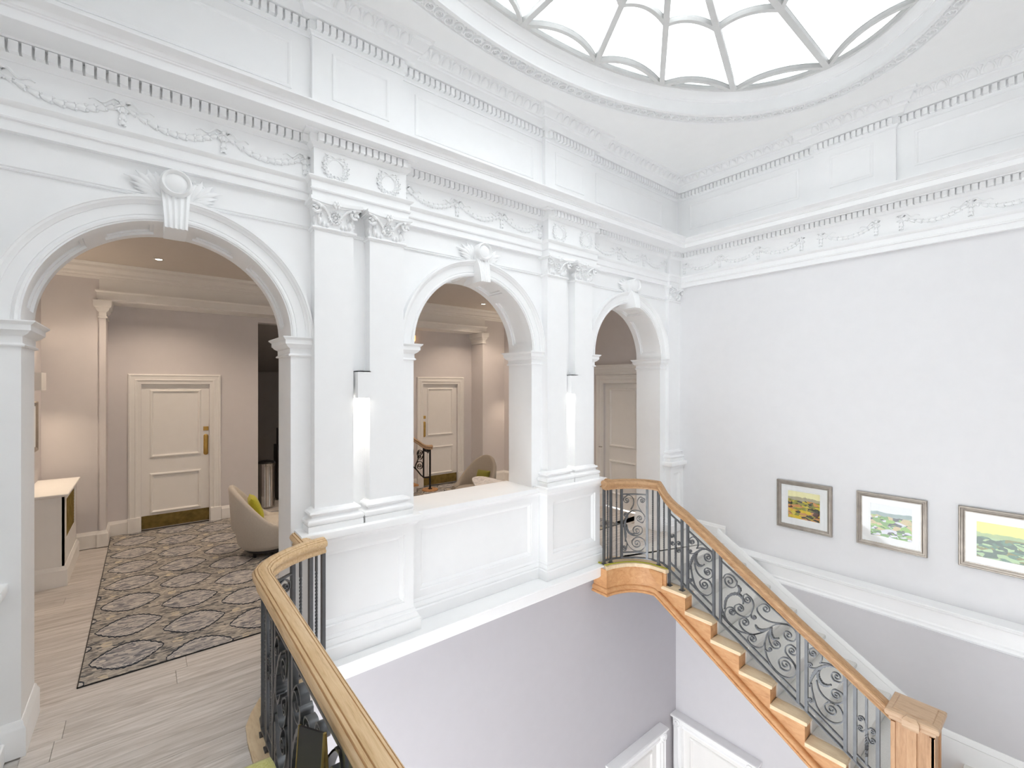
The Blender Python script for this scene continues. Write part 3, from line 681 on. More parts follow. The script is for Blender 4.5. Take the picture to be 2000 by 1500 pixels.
# wooden kerb of the gallery edge under each balustrade
def kerb(f, lab):
    m = MB(); poly = [(f(x), y) for x, y in INNER] + [(f(.945), 3.60)] + [(f(x), y) for x, y in OUTER[::-1]][1:]
    if lab == 'r': poly = [(f(x), y) for x, y in INNER if y > 2.88] + [(f(.945), 3.60)] + [(f(x), y) for x, y in OUTER[::-1] if y > 2.9][1:]
    m.prism(poly, 'z', -.035, .006); return m
tag(kerb(lambda x: x, 'l').build('trim_1', 'tread_wood'), 'pale wooden kerb along the near gallery edge under the iron balusters', 'kerb', 'structure')
# (the far kerb belongs to the staircase landing, below)

carpet = tag(MB().box(-.36, 5.54, 4.335, 8.325, -.004, .010).build('carpet', 'feather_carpet'), 'large grey and navy feather patterned carpet in the lobby', 'carpet')
MB().box(-.367, -.36, 4.329, 8.325, -.006, .008).build('edge_strip', 'iron_dark', carpet); MB().box(-.367, 5.54, 4.329, 4.335, -.006, .008).build('edge_strip', 'iron_dark', carpet)

# ------------------------------------------------------------------ lobby shell
ZL, YA, YD = 3.65, 7.95, 8.36
struct('wall_lobby_left', MB().box(XL - .25, XL, YK, 8.6, -.15, 3.8), 'lobby_wall', 'mauve grey lobby wall behind the radiator cover', 'wall')
struct('wall_lobby_right', MB().box(XR, XR + .25, YK, 4.40, -.15, 3.8).box(XR, XR + .25, 5.16, 8.6, -.15, 3.8).box(XR, XR + .25, 4.40, 5.16, 2.13, 3.8), 'lobby_wall', 'mauve grey lobby wall with a white panelled door', 'wall')
mb = MB()
for f in (lambda x: x, mir):
    b = lambda x0, x1, y0, y1, z0, z1: mb.box(min(f(x0), f(x1)), max(f(x0), f(x1)), y0, y1, z0, z1)
    b(XL - .25, -.40, YA, 8.6, -.15, 3.8); b(-.40, -.04, YD, 8.6, -.15, 3.8); b(.77, 1.43, YD, 8.6, -.15, 3.8); b(-.04, .77, YD, 8.6, 2.115, 3.8)
    b(-.04, .77, 8.5, 8.6, -.15, 2.115)
mb.box(1.43, mir(1.43), YD, 8.6, 3.10, 3.8)
lob = struct('wall_lobby_back', mb, 'lobby_wall', 'mauve grey lobby back wall with two white doors and a dark opening', 'wall')
struct('wall_passage', MB().box(1.2, 1.43, 8.6, 11, -.15, 3.4).box(mir(1.43), mir(1.2), 8.6, 11, -.15, 3.4).box(1.2, mir(1.2), 11, 11.2, -.15, 3.4).prism([(8.6, 3.1), (11.2, 2.3), (11.2, 3.5), (8.6, 3.5)], 'x', 1.2, mir(1.2)), 'dark_passage', 'dark unlit passage beyond the lobby opening', 'wall')
cl = struct('ceiling_lobby', MB().box(XL - .25, XR + .25, YK, 8.6, ZL, 3.85), 'lobby_ceiling', 'warm lit lobby ceiling with downlights', 'ceiling')
LCOR = [(-.01, 3.455), (.010, 3.455), (.014, 3.470), (.024, 3.476), (.026, 3.498), (.034, 3.503), (.046, 3.515), (.05, 3.54), (.058, 3.548), (.075, 3.565), (.10, 3.585), (.104, 3.615), (.118, 3.622), (.14, 3.645), (.14, 3.66), (-.01, 3.66)]
MB().mould([(XL, YK), (XL, YA), (XR, YA), (XR, YK)], LCOR, rng=(0, 3)).build('cornice', 'lobby_trim', cl, 30)
bm_ = MB().box(-.46, mir(-.46), YA - .015, YD + .02, 3.18, 3.66)
beam = bm_.build('beam', 'lobby_trim', lob)
MB().mould([(-.46, YD), (-.46, YA - .015), (mir(-.46), YA - .015), (mir(-.46), YD)], [(-.01, 3.178), (.012, 3.178), (.014, 3.195), (.022, 3.20), (.024, 3.285), (.032, 3.292), (.04, 3.305), (.04, 3.318), (.006, 3.322), (-.01, 3.322)]).build('beam_moulding', 'lobby_trim', beam, 30)
LCAP = [(-.01, 2.955), (.012, 2.955), (.016, 2.965), (.012, 2.975), (.004, 2.98), (.004, 3.03), (.012, 3.035), (.03, 3.06), (.036, 3.085), (.05, 3.095), (.056, 3.11), (.056, 3.155), (.06, 3.178), (-.01, 3.178)]
for f in (lambda x: x, mir):
    xa, xb = sorted((f(-.46), f(-.395)))
    p = MB().box(xa, xb, YA - .022, YD, 0, 3.18).build('lobby_pilaster', 'lobby_wall', lob)
    path = [(xa, YA), (xa, YA - .022), (xb, YA - .022), (xb, YD)] if f(0) == 0 else [(xa, YD), (xa, YA - .022), (xb, YA - .022), (xb, YA)]
    MB().mould(path, LCAP).build('lobby_capital', 'lobby_trim', p, 30)
LSK = [(-.01, 0), (.024, 0), (.024, .165), (.018, .172), (.014, .19), (.006, .205), (-.01, .205)]
def base(name, path, lab):
    o = MB().mould(path, LSK).build(name, 'lobby_trim', None, 30); return tag(o, lab, 'skirting', 'structure')
base('baseboard_left', [(XL, YK), (XL, YA), (-.46, YA), (-.46, YA - .022), (-.395, YA - .022), (-.395, YD), (-.19, YD)], 'cream skirting from the radiator cover to the near lobby door')
base('baseboard_back', [(.925, YD), (1.43, YD), (1.43, 8.62)], 'short cream skirting between the near lobby door and the dark opening')
base('baseboard_right', [(mir(1.43), 8.62), (mir(1.43), YD), (mir(.925), YD)], 'short cream skirting left of the far lobby door')
base('baseboard_far', [(mir(-.19), YD), (mir(-.395), YD), (mir(-.395), YA - .022), (mir(-.46), YA - .022), (mir(-.46), YA), (XR, YA), (XR, 5.31)], 'cream skirting in the far lobby corner behind the brown chair')

# ------------------------------------------------------------------ doors
DARCH = [(0, -.01), (0, .024), (.012, .032), (.024, .032), (.034, .024), (.074, .020), (.082, .026), (.094, .026), (.102, .018), (.116, .012), (.146, .010), (.15, -.03)]
def door(name, label, fn, x0, x1, zt, mats=('lobby_trim', 'lobby_trim'), z0=0.0, hinge=1, lower=True, kick=True, pull=True, aw=.146, split=(.81, 1.035)):
    """leaf between x0 and x1 in the wall plane of fn(a, b, h); hinge = side of the pull (+1: at x1)"""
    o = thing(name, label, 'door', fn((x0 + x1) / 2, z0, 0), kind='structure')
    def U(prof, a0, a1, b1):
        m = MB(); m.rings([[fn(a0 + i, z0, h) for i, h in prof], [fn(a0 + i, b1 - i, h) for i, h in prof], [fn(a1 - i, b1 - i, h) for i, h in prof], [fn(a1 - i, z0, h) for i, h in prof]]); return m
    fr_ = U([(i * aw / .15, h) for i, h in DARCH], x0 - aw, x1 + aw, zt + aw * .87).build('architrave', mats[0], o, 30)
    for a in (x0 - aw - .004, x1 + .012):
        m = MB(); levels(m, [((a, a + aw - .008, z0, z0 + .215), -.01), ((a, a + aw - .008, z0, z0 + .215), .034), ((a + .006, a + aw - .014, z0, z0 + .209), .038)], fn); m.build('plinth_block', mats[0], fr_)
    m = MB(); levels(m, [((x0 - .005, x1 + .005, z0 + .012, zt), -.085), ((x0 - .005, x1 + .005, z0 + .012, zt), -.045)], fn); leaf = m.build('leaf', mats[1], o)
    W = x1 - x0; ml = .094
    rects = [(x0 + ml, x1 - .104, z0 + split[1], zt - .10)] + ([(x0 + ml, x1 - .104, z0 + .23, z0 + split[0])] if lower else [])
    for r in rects:
        m = MB(); levels(m, [(r, -.05), (r, -.038), (inset(r, .008), -.026), (inset(r, .022), -.022), (inset(r, .030), -.030), (inset(r, .042), -.046), (inset(r, .05), -.0445)], fn); m.build('panel', mats[1], leaf)
    if kick:
        m = MB(); levels(m, [((x0, x1, z0 + .02, z0 + .205), -.046), ((x0, x1, z0 + .02, z0 + .205), -.042)], fn); m.build('kick_plate', 'brass_old', leaf)
    if pull:
        px_ = x1 - .042 if hinge > 0 else x0 + .042; m = MB(); rs = []
        for sc_, h in ((1, -.045), (1, -.038), (.85, -.034), (.6, -.030), (.55, -.024), (.3, -.022)):
            rs.append([fn(px_ + .031 * sc_ * math.cos(t), z0 + 1.175 + .031 * sc_ * math.sin(t) + (.128 * (1 if math.sin(t) >= 0 else -1)), h) for t in [2 * math.pi * k / 20 + .01 for k in range(20)]])
        m.rings(rs); m.build('pull_plate', 'brass', leaf, 40)
        m = MB(); r = (px_ - .032, px_ + .034, z0 + 1.39, z0 + 1.45); levels(m, [(r, -.045), (r, -.036), (inset(r, .006), -.033), (inset(r, .012), -.035)], fn); m.build('lock_plate', 'brass', leaf)
    return o
door('door_1', 'cream panelled door with brass pull seen through the nearest arch', fnY(YD), -.04, .77, 2.115)
door('door_2', 'cream panelled door with brass kick plate seen through the middle arch', lambda a, b, h: (mir(a), YD - h, b), -.04, .77, 2.115)
d3 = door('door_3', 'tall pale panelled door seen through the third arch', fnX(XR), -5.16, -4.40, 2.13, hinge=-1, kick=False, pull=False)
m = MB(); m.mould([(XR, 5.33), (XR, 4.22)], [(-.01, 2.262), (.02, 2.262), (.024, 2.285), (.032, 2.29), (.034, 2.36), (.044, 2.366), (.05, 2.385), (.066, 2.395), (.072, 2.41), (.072, 2.425), (-.01, 2.43)]); m.build('door_hood', 'lobby_trim', d3, 30)
m = MB(); m.tube([fnX(XR)(-5.215, 1.02, .03), fnX(XR)(-5.215, 1.02, .055), fnX(XR)(-5.14, 1.025, .06)], .008, 8); m.build('lever_handle', 'chrome', d3, 40)
ZF = -4.8
for nm, fn, a0, a1, lb in (('door_4', fnY(YLOW), 4.55, 5.40, 'white lower hall door with rosette corner blocks under the gallery ledge'), ('door_5', fnX(XLOW), -3.50, -2.62, 'white lower hall door with rosette corner blocks under the stair flight')):
    # a deep panelled lining stands proud of the wall so that the leaf can sit back in it
    o = door(nm, lb, (lambda f: lambda a, b, h: f(a, b, h + .09))(fn), a0, a1, -2.70, ('white_trim', 'lobby_trim'), ZF, kick=False, pull=False, aw=.12, split=(.9, 1.12))
    m = MB()
    for (p, q, z0, z1) in ((a0 - .12, a0, ZF, -2.60), (a1, a1 + .12, ZF, -2.60), (a0 - .12, a1 + .12, -2.70, -2.60)):
        levels(m, [((p, q, z0, z1), 0), ((p, q, z0, z1), .085)], fn)
    m.build('lining', 'white_trim', o)
    m = MB(); levels(m, [((a0 - .15, a1 + .15, -2.60, -2.572), 0), ((a0 - .15, a1 + .15, -2.60, -2.572), .125), ((a0 - .155, a1 + .155, -2.60, -2.578), .14)], fn); m.build('head_moulding', 'white_trim', o)
    for a in (a0 - .06, a1 + .06):
        m = MB(); ring = lambda r, h: [fn(a + r * math.cos(2 * math.pi * i / 20), -2.66 + r * math.sin(2 * math.pi * i / 20), h) for i in range(20)]
        levels(m, [((a - .062, a + .062, -2.722, -2.60), .08), ((a - .062, a + .062, -2.722, -2.60), .125)], fn)
        m.rings([ring(.052, .12), ring(.052, .138), ring(.044, .142), ring(.036, .132), ring(.026, .132), ring(.02, .146), ring(.004, .150)]); m.build('corner_rosette', 'white_trim', o, 40)
# ------------------------------------------------------------------ staircase
RISE, GO = .178, .288
YN = lambda k: 2.665 - GO * (k - 1)            # nosing of tread k
zn = lambda y: -RISE - (RISE / GO) * (2.665 - y)
st = thing('staircase', 'wooden staircase with grey carpet, carved tread ends and a curved landing', 'staircase', (5.3, 2.9, 0), kind='structure')
XO = 4.575
def carpet_strip(x0, x1, yn, ztop, yback, zlow, t=.010):
    """carpet over a tread, round the nosing and down the riser"""
    pr_ = [(yback, ztop), (yback, ztop + t), (yn + .004, ztop + t), (yn - .008, ztop + t * .6), (yn - .013, ztop - .006), (yn - .013, ztop - .024), (yn - .006, ztop - .036), (yn + .012, ztop - .046), (yn + .014, zlow), (yn + .026, zlow), (yn + .026, ztop - .036), (yn + .004, ztop - .030), (yn, ztop - .004), (yn + .004, ztop)]
    return MB().prism(pr_, 'x', x0, x1)
for k in range(1, 8):
    y, z = YN(k), -RISE * k
    m = MB(); m.prism([(y, z - .006), (y + .006, z), (y + GO + .02, z), (y + GO + .02, z - .034), (y + .010, z - .034), (y + .002, z - .028)], 'x', XO - .028, XLOW)
    t = m.build('tread', 'tread_wood', st)
    carpet_strip(4.70, XLOW, y, z, y + GO + .012, z - RISE + .002).build('carpet', 'stair_carpet', t, 40)
    MB().box(XO + .02, XLOW, y + .026, y + .045, z - RISE, z - .034).build('riser', 'stair_wood', t)
    b = [(.022, -.034), (.022, -.176), (.040, -.170), (.048, -.158), (.058, -.155), (.066, -.163), (.085, -.160), (.115, -.142), (.150, -.110), (.185, -.086), (.235, -.070), (.305, -.064), (.305, -.034)]
    MB().prism([(y + dy, z + dz) for dy, dz in b], 'x', XO - .016, XO + .03).build('bracket', 'stair_wood', t)
# landing edge
lp = [(mir(x), y) for x, y in OUTER[1:]][::-1]           # from the pedestal round to the first step
m = MB().prism([(mir(x), y) for x, y in INNER if y > 2.88] + [(mir(.945), 3.60)] + lp[1:], 'z', -.034, .006); land = m.build('landing_kerb', 'tread_wood', st)
MB().mould(lp, [(-.03, -.262), (-.010, -.262), (-.010, -.034), (-.03, -.034)]).build('landing_fascia', 'stair_wood', st, 50)
MB().prism([(mir(x), y) for x, y in INNER if y > 2.88] + [(mir(.945), 3.56), (XR, 3.56), (XR, 2.945)], 'z', -.012, .004).build('landing_carpet', 'stair_carpet', st)
carpet_strip(4.70, XR - .02, 2.945, -.004, 3.02, -RISE + .002).build('landing_nosing', 'stair_carpet', st, 40)
MB().box(4.563, XR, 2.975, 3.0, -RISE, -.034).build('landing_riser', 'stair_wood', st)
MB().mould(lp, [(-.05, .005), (-.03, .005), (-.03, .014), (-.05, .014)]).build('lime_edging', 'lime_fabric', land)
# bracket on the landing fascia
MB().prism([(2.96, -.034), (2.96, -.19), (2.985, -.185), (2.995, -.172), (3.015, -.176), (3.04, -.15), (3.08, -.11), (3.12, -.07), (3.14, -.034)], 'x', 4.545, 4.575).build('bracket', 'stair_wood', st)
# cut string, its moulding and the sloping soffit
zm = lambda y: min(0, .605 * (y - 3.06))
poly = [(3.02, -.05)]
for k in range(1, 8): poly += [(YN(k) + GO + .03, -RISE * k - .02), (YN(k) + .03, -RISE * k - .02)]
poly += [(.72, -1.424), (.72, zm(.72) - .26), (3.02, zm(3.02) - .26)]
MB().prism(poly, 'x', XO + .018, XO + .05).build('string', 'stair_wood', st)
path = [(x, y, 0) for x, y in lp if y > 3.07] + [(4.562, 3.06, 0)] + [(4.563, y, zm(y)) for y in (2.95, 2.5, 2.0, 1.5, 1.0, .72)]
MB().mould(path, [(-.03, -.325), (.022, -.325), (.030, -.312), (.024, -.300), (.012, -.296), (.012, -.282), (.020, -.276), (.018, -.264), (.004, -.250), (-.006, -.246), (-.03, -.246)]).build('string_moulding', 'stair_wood', st, 40)
MB().prism([(3.2, -.28), (3.06, -.28), (.72, zm(.72) - .28), (.72, zm(.72) - .31), (3.06, -.31), (3.2, -.31)], 'x', 4.59, XLOW).build('soffit', 'lilac_low_shaded', st)
MB().box(4.50, XLOW, YF, .68, -1.62, -1.434).build('half_landing', 'stair_wood', st)
MB().box(4.52, XLOW, YF, .68, -1.434, -1.424).build('half_landing_carpet', 'stair_carpet', st)
MB().mould([(XLOW, 3.03, zn(3.03)), (XLOW, .83, zn(.83)), (XLOW, YF, zn(.83))], [(-.01, -.26), (.020, -.26), (.020, .058), (.016, .066), (.024, .074), (.022, .088), (.010, .128), (-.01, .128)]).build('wall_string', 'white_trim', st, 30)
tag(MB().mould([(XR, YB), (XR, 3.03)], [(-.01, 0), (.024, 0), (.024, .125), (.018, .132), (.016, .15), (.006, .165), (-.01, .165)]).build('baseboard_landing', 'white_trim', None, 30), 'short white skirting on the landing ending above the stair ledge', 'skirting', 'structure')

# ------------------------------------------------------------------ wrought-iron balustrades
RAILP = [(-.034, -.085), (.034, -.085), (.038, -.072), (.030, -.063), (.030, -.053), (.049, -.044), (.0555, -.032), (.0525, -.020), (.045, -.0125), (.0435, -.017), (.041, -.017), (.0395, -.009), (.029, -.0055), (.0275, -.0095), (.0255, -.0095), (.024, -.0035), (.012, 0), (-.012, 0), (-.024, -.0035), (-.0255, -.0095), (-.0275, -.0095), (-.029, -.0055), (-.0395, -.009), (-.041, -.017), (-.0435, -.017), (-.045, -.0125), (-.0525, -.020), (-.0555, -.032), (-.049, -.044), (-.030, -.053), (-.030, -.063), (-.038, -.072)]
RAILP = [(p, z * 1.28) for p, z in RAILP]
def polyline(pts):
    cum_ = [0]
    for a, b in zip(pts, pts[1:]): cum_.append(cum_[-1] + math.dist(a, b))
    def at(s):
        s = max(0, min(s, cum_[-1] - 1e-6)); i = max(j for j in range(len(pts) - 1) if cum_[j] <= s); t = (s - cum_[i]) / (cum_[i + 1] - cum_[i]); a, b = pts[i], pts[i + 1]
        dx, dy = (b[0] - a[0]), (b[1] - a[1]); L = math.hypot(dx, dy); return (a[0] + dx * t, a[1] + dy * t, dx / L, dy / L)
    return at, cum_[-1]
def catmull(pts, n=7):
    out = []; P = [pts[0]] + list(pts) + [pts[-1]]
    for i in range(1, len(P) - 2):
        for q in range(n):
            t = q / n; out.append(tuple(.5 * (2 * P[i][k] + (P[i + 1][k] - P[i - 1][k]) * t + (2 * P[i - 1][k] - 5 * P[i][k] + 4 * P[i + 1][k] - P[i + 2][k]) * t * t + (3 * P[i][k] - P[i - 1][k] - 3 * P[i + 1][k] + P[i + 2][k]) * t ** 3) for k in (0, 1)))
    out.append(tuple(pts[-1])); return out
def with_spiral(pts, c, turns=1.6):
    """carry a curve on into a spiral round c"""
    cv_ = catmull(pts)
    if c is None: return cv_
    (x1, y1), (x0, y0) = cv_[-1], cv_[-3]
    r0 = math.hypot(x1 - c[0], y1 - c[1]); a0 = math.atan2(y1 - c[1], x1 - c[0])
    hand = 1 if (x1 - c[0]) * (y1 - y0) - (y1 - c[1]) * (x1 - x0) > 0 else -1
    n = 30
    for i in range(1, n + 1):
        t = i / n; r = r0 * (1 - .86 * t ** .75); a = a0 + hand * 2 * math.pi * turns * t
        cv_.append((c[0] + r * math.cos(a), c[1] + r * math.sin(a)))
    return cv_
def flatbar(m, pts, fn, th, wd):
    """flat bar standing on edge: pts in the panel plane, fn(a, b, o) -> xyz with o out of the plane"""
    rs = []; n = len(pts)
    for i in range(n):
        a, b = pts[max(i - 1, 0)], pts[min(i + 1, n - 1)]; dx, dy = b[0] - a[0], b[1] - a[1]; L = math.hypot(dx, dy) or 1; nx, ny = -dy / L, dx / L
        tt = th[i] if isinstance(th, list) else th
        rs.append([fn(pts[i][0] + nx * s * tt / 2, pts[i][1] + ny * s * tt / 2, o * wd / 2) for s, o in ((1, 1), (-1, 1), (-1, -1), (1, -1))])
    return m.rings(rs)
def leaf(m, pts, fn, wd, k=1.0):
    """forged acanthus leaf: a swelling, crinkled bar"""
    cv_ = catmull(pts, 8); n = len(cv_)
    th = [(.006 + .022 * k * math.sin(math.pi * min(1, (i + 1) / n * 1.02)) * (.75 + .25 * math.cos(i * 1.9))) for i in range(n)]
    flatbar(m, cv_, fn, th, wd); e = cv_[-1]
    c = fn(e[0], e[1], 0); m.blob(c, (.009, .009, .009), 7, 4); return m
SB = {  # narrow panel: forged scrolls as (points, spiral centre), in metres along the run (-y) and height on the stair slope
 'scroll': [([(2.588, .335), (2.573, .369), (2.579, .42), (2.623, .45), (2.67, .416)], (2.642, .394)), ([(2.588, .335), (2.53, .355), (2.481, .354), (2.427, .34), (2.411, .294), (2.433, .241), (2.481, .233)], (2.463, .276)),
  ([(2.585, .304), (2.623, .27), (2.658, .258)], (2.661, .282)), ([(2.655, .121), (2.648, .064), (2.629, -.013), (2.604, -.075), (2.554, -.122), (2.481, -.133), (2.421, -.086), (2.416, -.027), (2.451, .03), (2.511, .032), (2.554, -.011)], (2.502, -.028)),
  ([(2.613, .169), (2.598, .104), (2.56, .057), (2.499, .036), (2.451, .052), (2.416, .093), (2.421, .148), (2.475, .16)], (2.466, .117)), ([(2.639, .02), (2.635, -.027), (2.655, -.048)], (2.661, -.029))],
 'leaf': [[(2.481, .354), (2.536, .337), (2.598, .277), (2.635, .216), (2.655, .157), (2.67, .09)], [(2.585, .278), (2.601, .238), (2.595, .193), (2.567, .161), (2.53, .165), (2.505, .185)]]}
SC_ = {  # wide panel
 'scroll': [([(2.156, -.365), (2.231, -.331), (2.273, -.292), (2.287, -.242), (2.259, -.179), (2.214, -.158), (2.182, -.177)], (2.214, -.2)), ([(2.024, -.152), (2.05, -.186), (2.089, -.205), (2.149, -.202), (2.183, -.174), (2.18, -.128), (2.142, -.097)], (2.129, -.136)),
  ([(1.672, -.115), (1.747, -.13), (1.836, -.153), (1.91, -.147), (1.96, -.108), (1.966, -.064), (1.928, -.02)], (1.888, -.047)), ([(1.897, -.266), (1.985, -.33), (2.037, -.348), (2.096, -.336), (2.136, -.292), (2.126, -.243), (2.082, -.209)], (2.082, -.253)),
  ([(2.024, -.152), (2.02, -.178), (1.998, -.189)], (1.995, -.168)), ([(1.842, -.223), (1.873, -.275), (1.894, -.356), (1.91, -.409), (1.954, -.448), (2.017, -.45), (2.056, -.414), (2.043, -.368), (2.004, -.344)], (2.011, -.384)),
  ([(2.037, -.348), (1.985, -.33), (1.897, -.266), (1.818, -.175), (1.747, -.131), (1.678, -.12), (1.633, -.148), (1.623, -.2), (1.649, -.252), (1.695, -.262)], (1.692, -.214)), ([(1.848, -.239), (1.864, -.297), (1.851, -.357), (1.818, -.39), (1.777, -.375)], (1.794, -.341)),
  ([(1.894, -.434), (1.873, -.444), (1.848, -.433)], (1.851, -.415)), ([(1.624, -.498), (1.649, -.448), (1.695, -.407), (1.718, -.374), (1.712, -.327), (1.672, -.296), (1.633, -.31)], (1.661, -.347)),
  ([(1.897, -.37), (1.894, -.434), (1.873, -.509), (1.824, -.577), (1.747, -.615), (1.672, -.597), (1.627, -.531), (1.633, -.471), (1.672, -.434), (1.735, -.439), (1.774, -.488), (1.759, -.545)], (1.718, -.5)),
  ([(2.323, -.27), (2.259, -.321), (2.156, -.365), (2.037, -.352)], None), ([(2.323, -.165), (2.308, -.229), (2.273, -.292)], None),
  ([(2.30, .11), (2.27, .16), (2.21, .165), (2.16, .12)], (2.235, .10)), ([(2.024, -.152), (2.0, -.06), (2.02, .0), (2.07, .03)], (2.06, -.02))],
 'leaf': [[(1.836, -.198), (1.885, -.245), (1.928, -.269), (1.96, -.266), (1.982, -.242)], [(1.836, -.198), (1.842, -.243), (1.836, -.279), (1.812, -.301), (1.774, -.279)], [(2.285, -.20), (2.27, -.10), (2.22, -.03), (2.15, .0), (2.10, -.03), (2.10, -.075)], [(2.15, .0), (2.13, .05), (2.15, .085)]]}
def crop(px_, py_): return ((px_ - 370) / 250, 1 - (py_ - 300) / 580)
SL = {'scroll': [([crop(*p) for p in q], crop(*c) if c else None) for q, c in (
  ([(460, 455), (490, 400), (480, 335), (430, 310), (385, 340)], (415, 360)), ([(610, 520), (545, 430), (530, 370), (560, 328), (605, 345)], (580, 360)),
  ([(400, 560), (440, 490), (500, 462), (570, 475), (608, 530), (580, 582), (530, 560)], (555, 540)), ([(400, 560), (405, 640), (450, 700), (520, 715), (575, 685), (575, 630), (530, 618)], (525, 665)),
  ([(390, 640), (400, 740), (440, 820), (500, 865), (570, 860), (612, 810), (595, 750), (530, 728), (475, 765)], (525, 790)), ([(395, 560), (425, 530), (420, 490)], (405, 510)), ([(400, 740), (420, 800), (405, 860)], (392, 835)))],
 'leaf': [[crop(*p) for p in ((430, 500), (400, 560), (390, 620), (405, 700), (400, 770))], [crop(*p) for p in ((415, 600), (430, 670), (470, 700), (520, 690))]]}
def put_scrolls(panel, D, fn, mat='iron', wd=.022, th=.008):
    for pts, c in D['scroll']:
        m = MB(); flatbar(m, with_spiral(pts, c), fn, th, wd); m.build('scroll', mat, panel, 50)
    for pts in D['leaf']:
        m = MB(); leaf(m, pts, fn, wd * 1.4); m.build('iron_leaf', mat, panel, 60)
def sqbar(m, x, y, z0, z1, h, dx=0, dy=1):
    ux, uy = dx * h, dy * h; vx, vy = -dy * h, dx * h
    r = lambda z: [(x + ux + vx, y + uy + vy, z), (x - ux + vx, y - uy + vy, z), (x - ux - vx, y - uy - vy, z), (x + ux - vx, y + uy - vy, z)]
    return m.rings([r(z0), r(z1)])
def twisted(m, x, y, z0, z1, h, f0=.18, f1=.85, turns=11, dx=0, dy=1):
    n = 80; rs = []; a0 = math.atan2(dy, dx)
    for i in range(n + 1):
        t = i / n; tw = 0 if t < f0 else turns if t > f1 else turns * (t - f0) / (f1 - f0); a = a0 + tw * math.pi / 2 * 2
        z = z0 + (z1 - z0) * t; rs.append([(x + h * 1.414 * math.cos(a + math.pi / 4 + k * math.pi / 2), y + h * 1.414 * math.sin(a + math.pi / 4 + k * math.pi / 2), z) for k in range(4)])
    return m.rings(rs)
def small_scrolls(m, fn, a, zc, s=.055):
    """four little scrolls tied to a twisted bar"""
    for sx in (-1, 1):
        for sz in (-1, 1):
            zz = zc - .03 * sx; pts = [(a, zz), (a + sx * .010, zz + sz * .035), (a + sx * .028, zz + sz * .060), (a + sx * .05, zz + sz * .055)]
            flatbar(m, with_spiral(pts, (a + sx * .040, zz + sz * .036), 1.3), fn, .006, .022)
    return m

def landing_ironwork(o, f, flip, rail_z, floor_z=.006):
    """posts, twisted bars and scroll panel round the curved end of a gallery; f mirrors x"""
    pts = [(f(x), y) for x, y in RAILC][::-1]; at, L = polyline(pts)
    for s, kind in ((.004, 'post'), (.056, 'twist'), (.10, 'post'), (.178, 'twist'), (.242, 'post'), (.542, 'post'), (.607, 'twist'), (.678, 'post'), (.75, 'twist')):
        x, y, dx, dy = at(s); m = MB(); zt = rail_z(s)
        if kind == 'post': sqbar(m, x, y, floor_z if s not in (.242, .542) else .05, zt, .013, dx, dy); sqbar(m, x, y, floor_z, floor_z + .010, .022, dx, dy) if s not in (.242, .542) else None; m.build('post', 'iron', o)
        else: twisted(m, x, y, .05, zt, .007, dx=dx, dy=dy); m.build('twisted_bar', 'iron', o)
    s0, s1, z0, z1 = .255, .529, .115, .80
    def fn(a, b, od):
        x, y, dx, dy = at(s0 + (s1 - s0) * a); return (x - dy * od, y + dx * od, z0 + (z1 - z0) * b)
    def fn_m(a, b, od): return fn(a, b, od)
    rl = []
    for zz in (z1, z0):
        rs = []
        for i in range(9):
            x, y, dx, dy = at(s0 + (s1 - s0) * i / 8); rs.append([(x - dy * q, y + dx * q, zz + t) for q, t in ((.011, .006), (-.011, .006), (-.011, -.006), (.011, -.006))])
        rl.append(MB().rings(rs))
    p = rl[0].build('scroll_panel', 'iron', o); rl[1].build('panel_rail', 'iron', p); put_scr_thickness(p, SL, fn, s1 - s0, z1 - z0)
def put_scr_thickness(p, D, fn, wdt, hgt):
    """unit-square design: scale to metres before sweeping so the bars keep their thickness"""
    DD = {'scroll': [([(a * wdt, b * hgt) for a, b in q], (c[0] * wdt, c[1] * hgt) if c else None) for q, c in D['scroll']], 'leaf': [[(a * wdt, b * hgt) for a, b in q] for q in D['leaf']]}
    put_scrolls(p, DD, lambda a, b, od: fn(a / wdt, b / hgt, od))

# --- the stair balustrade
sb = thing('stair_balustrade', 'wrought iron stair balustrade with oak handrail descending to a square newel', 'balustrade', (4.62, 2.0, -.9))
XB = 4.623
zrail = lambda y: [(3.043, .874), (3.016, .832), (2.963, .76), (2.898, .704), (2.835, .66), (2.711, .598), (2.477, .447), (1.609, -.13), (1.03, -.50), (.93, -.565)]
def lerp(tab, y):
    for (ya, za), (yb, zb) in zip(tab, tab[1:]):
        if yb <= y <= ya: return za + (zb - za) * (ya - y) / (ya - yb)
    return tab[0][1] if y > tab[0][0] else tab[-1][1]
ZR = zrail(0)
land_pts = [(mir(x), y, .98) for x, y in RAILC[1:]][::-1]
m = MB(); m.mould(land_pts + [(XB, y, z + .109) for y, z in ZR[1:]], RAILP)
hr = m.build('handrail', 'oak_stair_rail', sb, 40)
MB().mould([(mir(.905), YB - .02, .979), (mir(.905), 3.455, .979)], RAILP).build('handrail_return', 'oak_stair_rail', hr, 40)
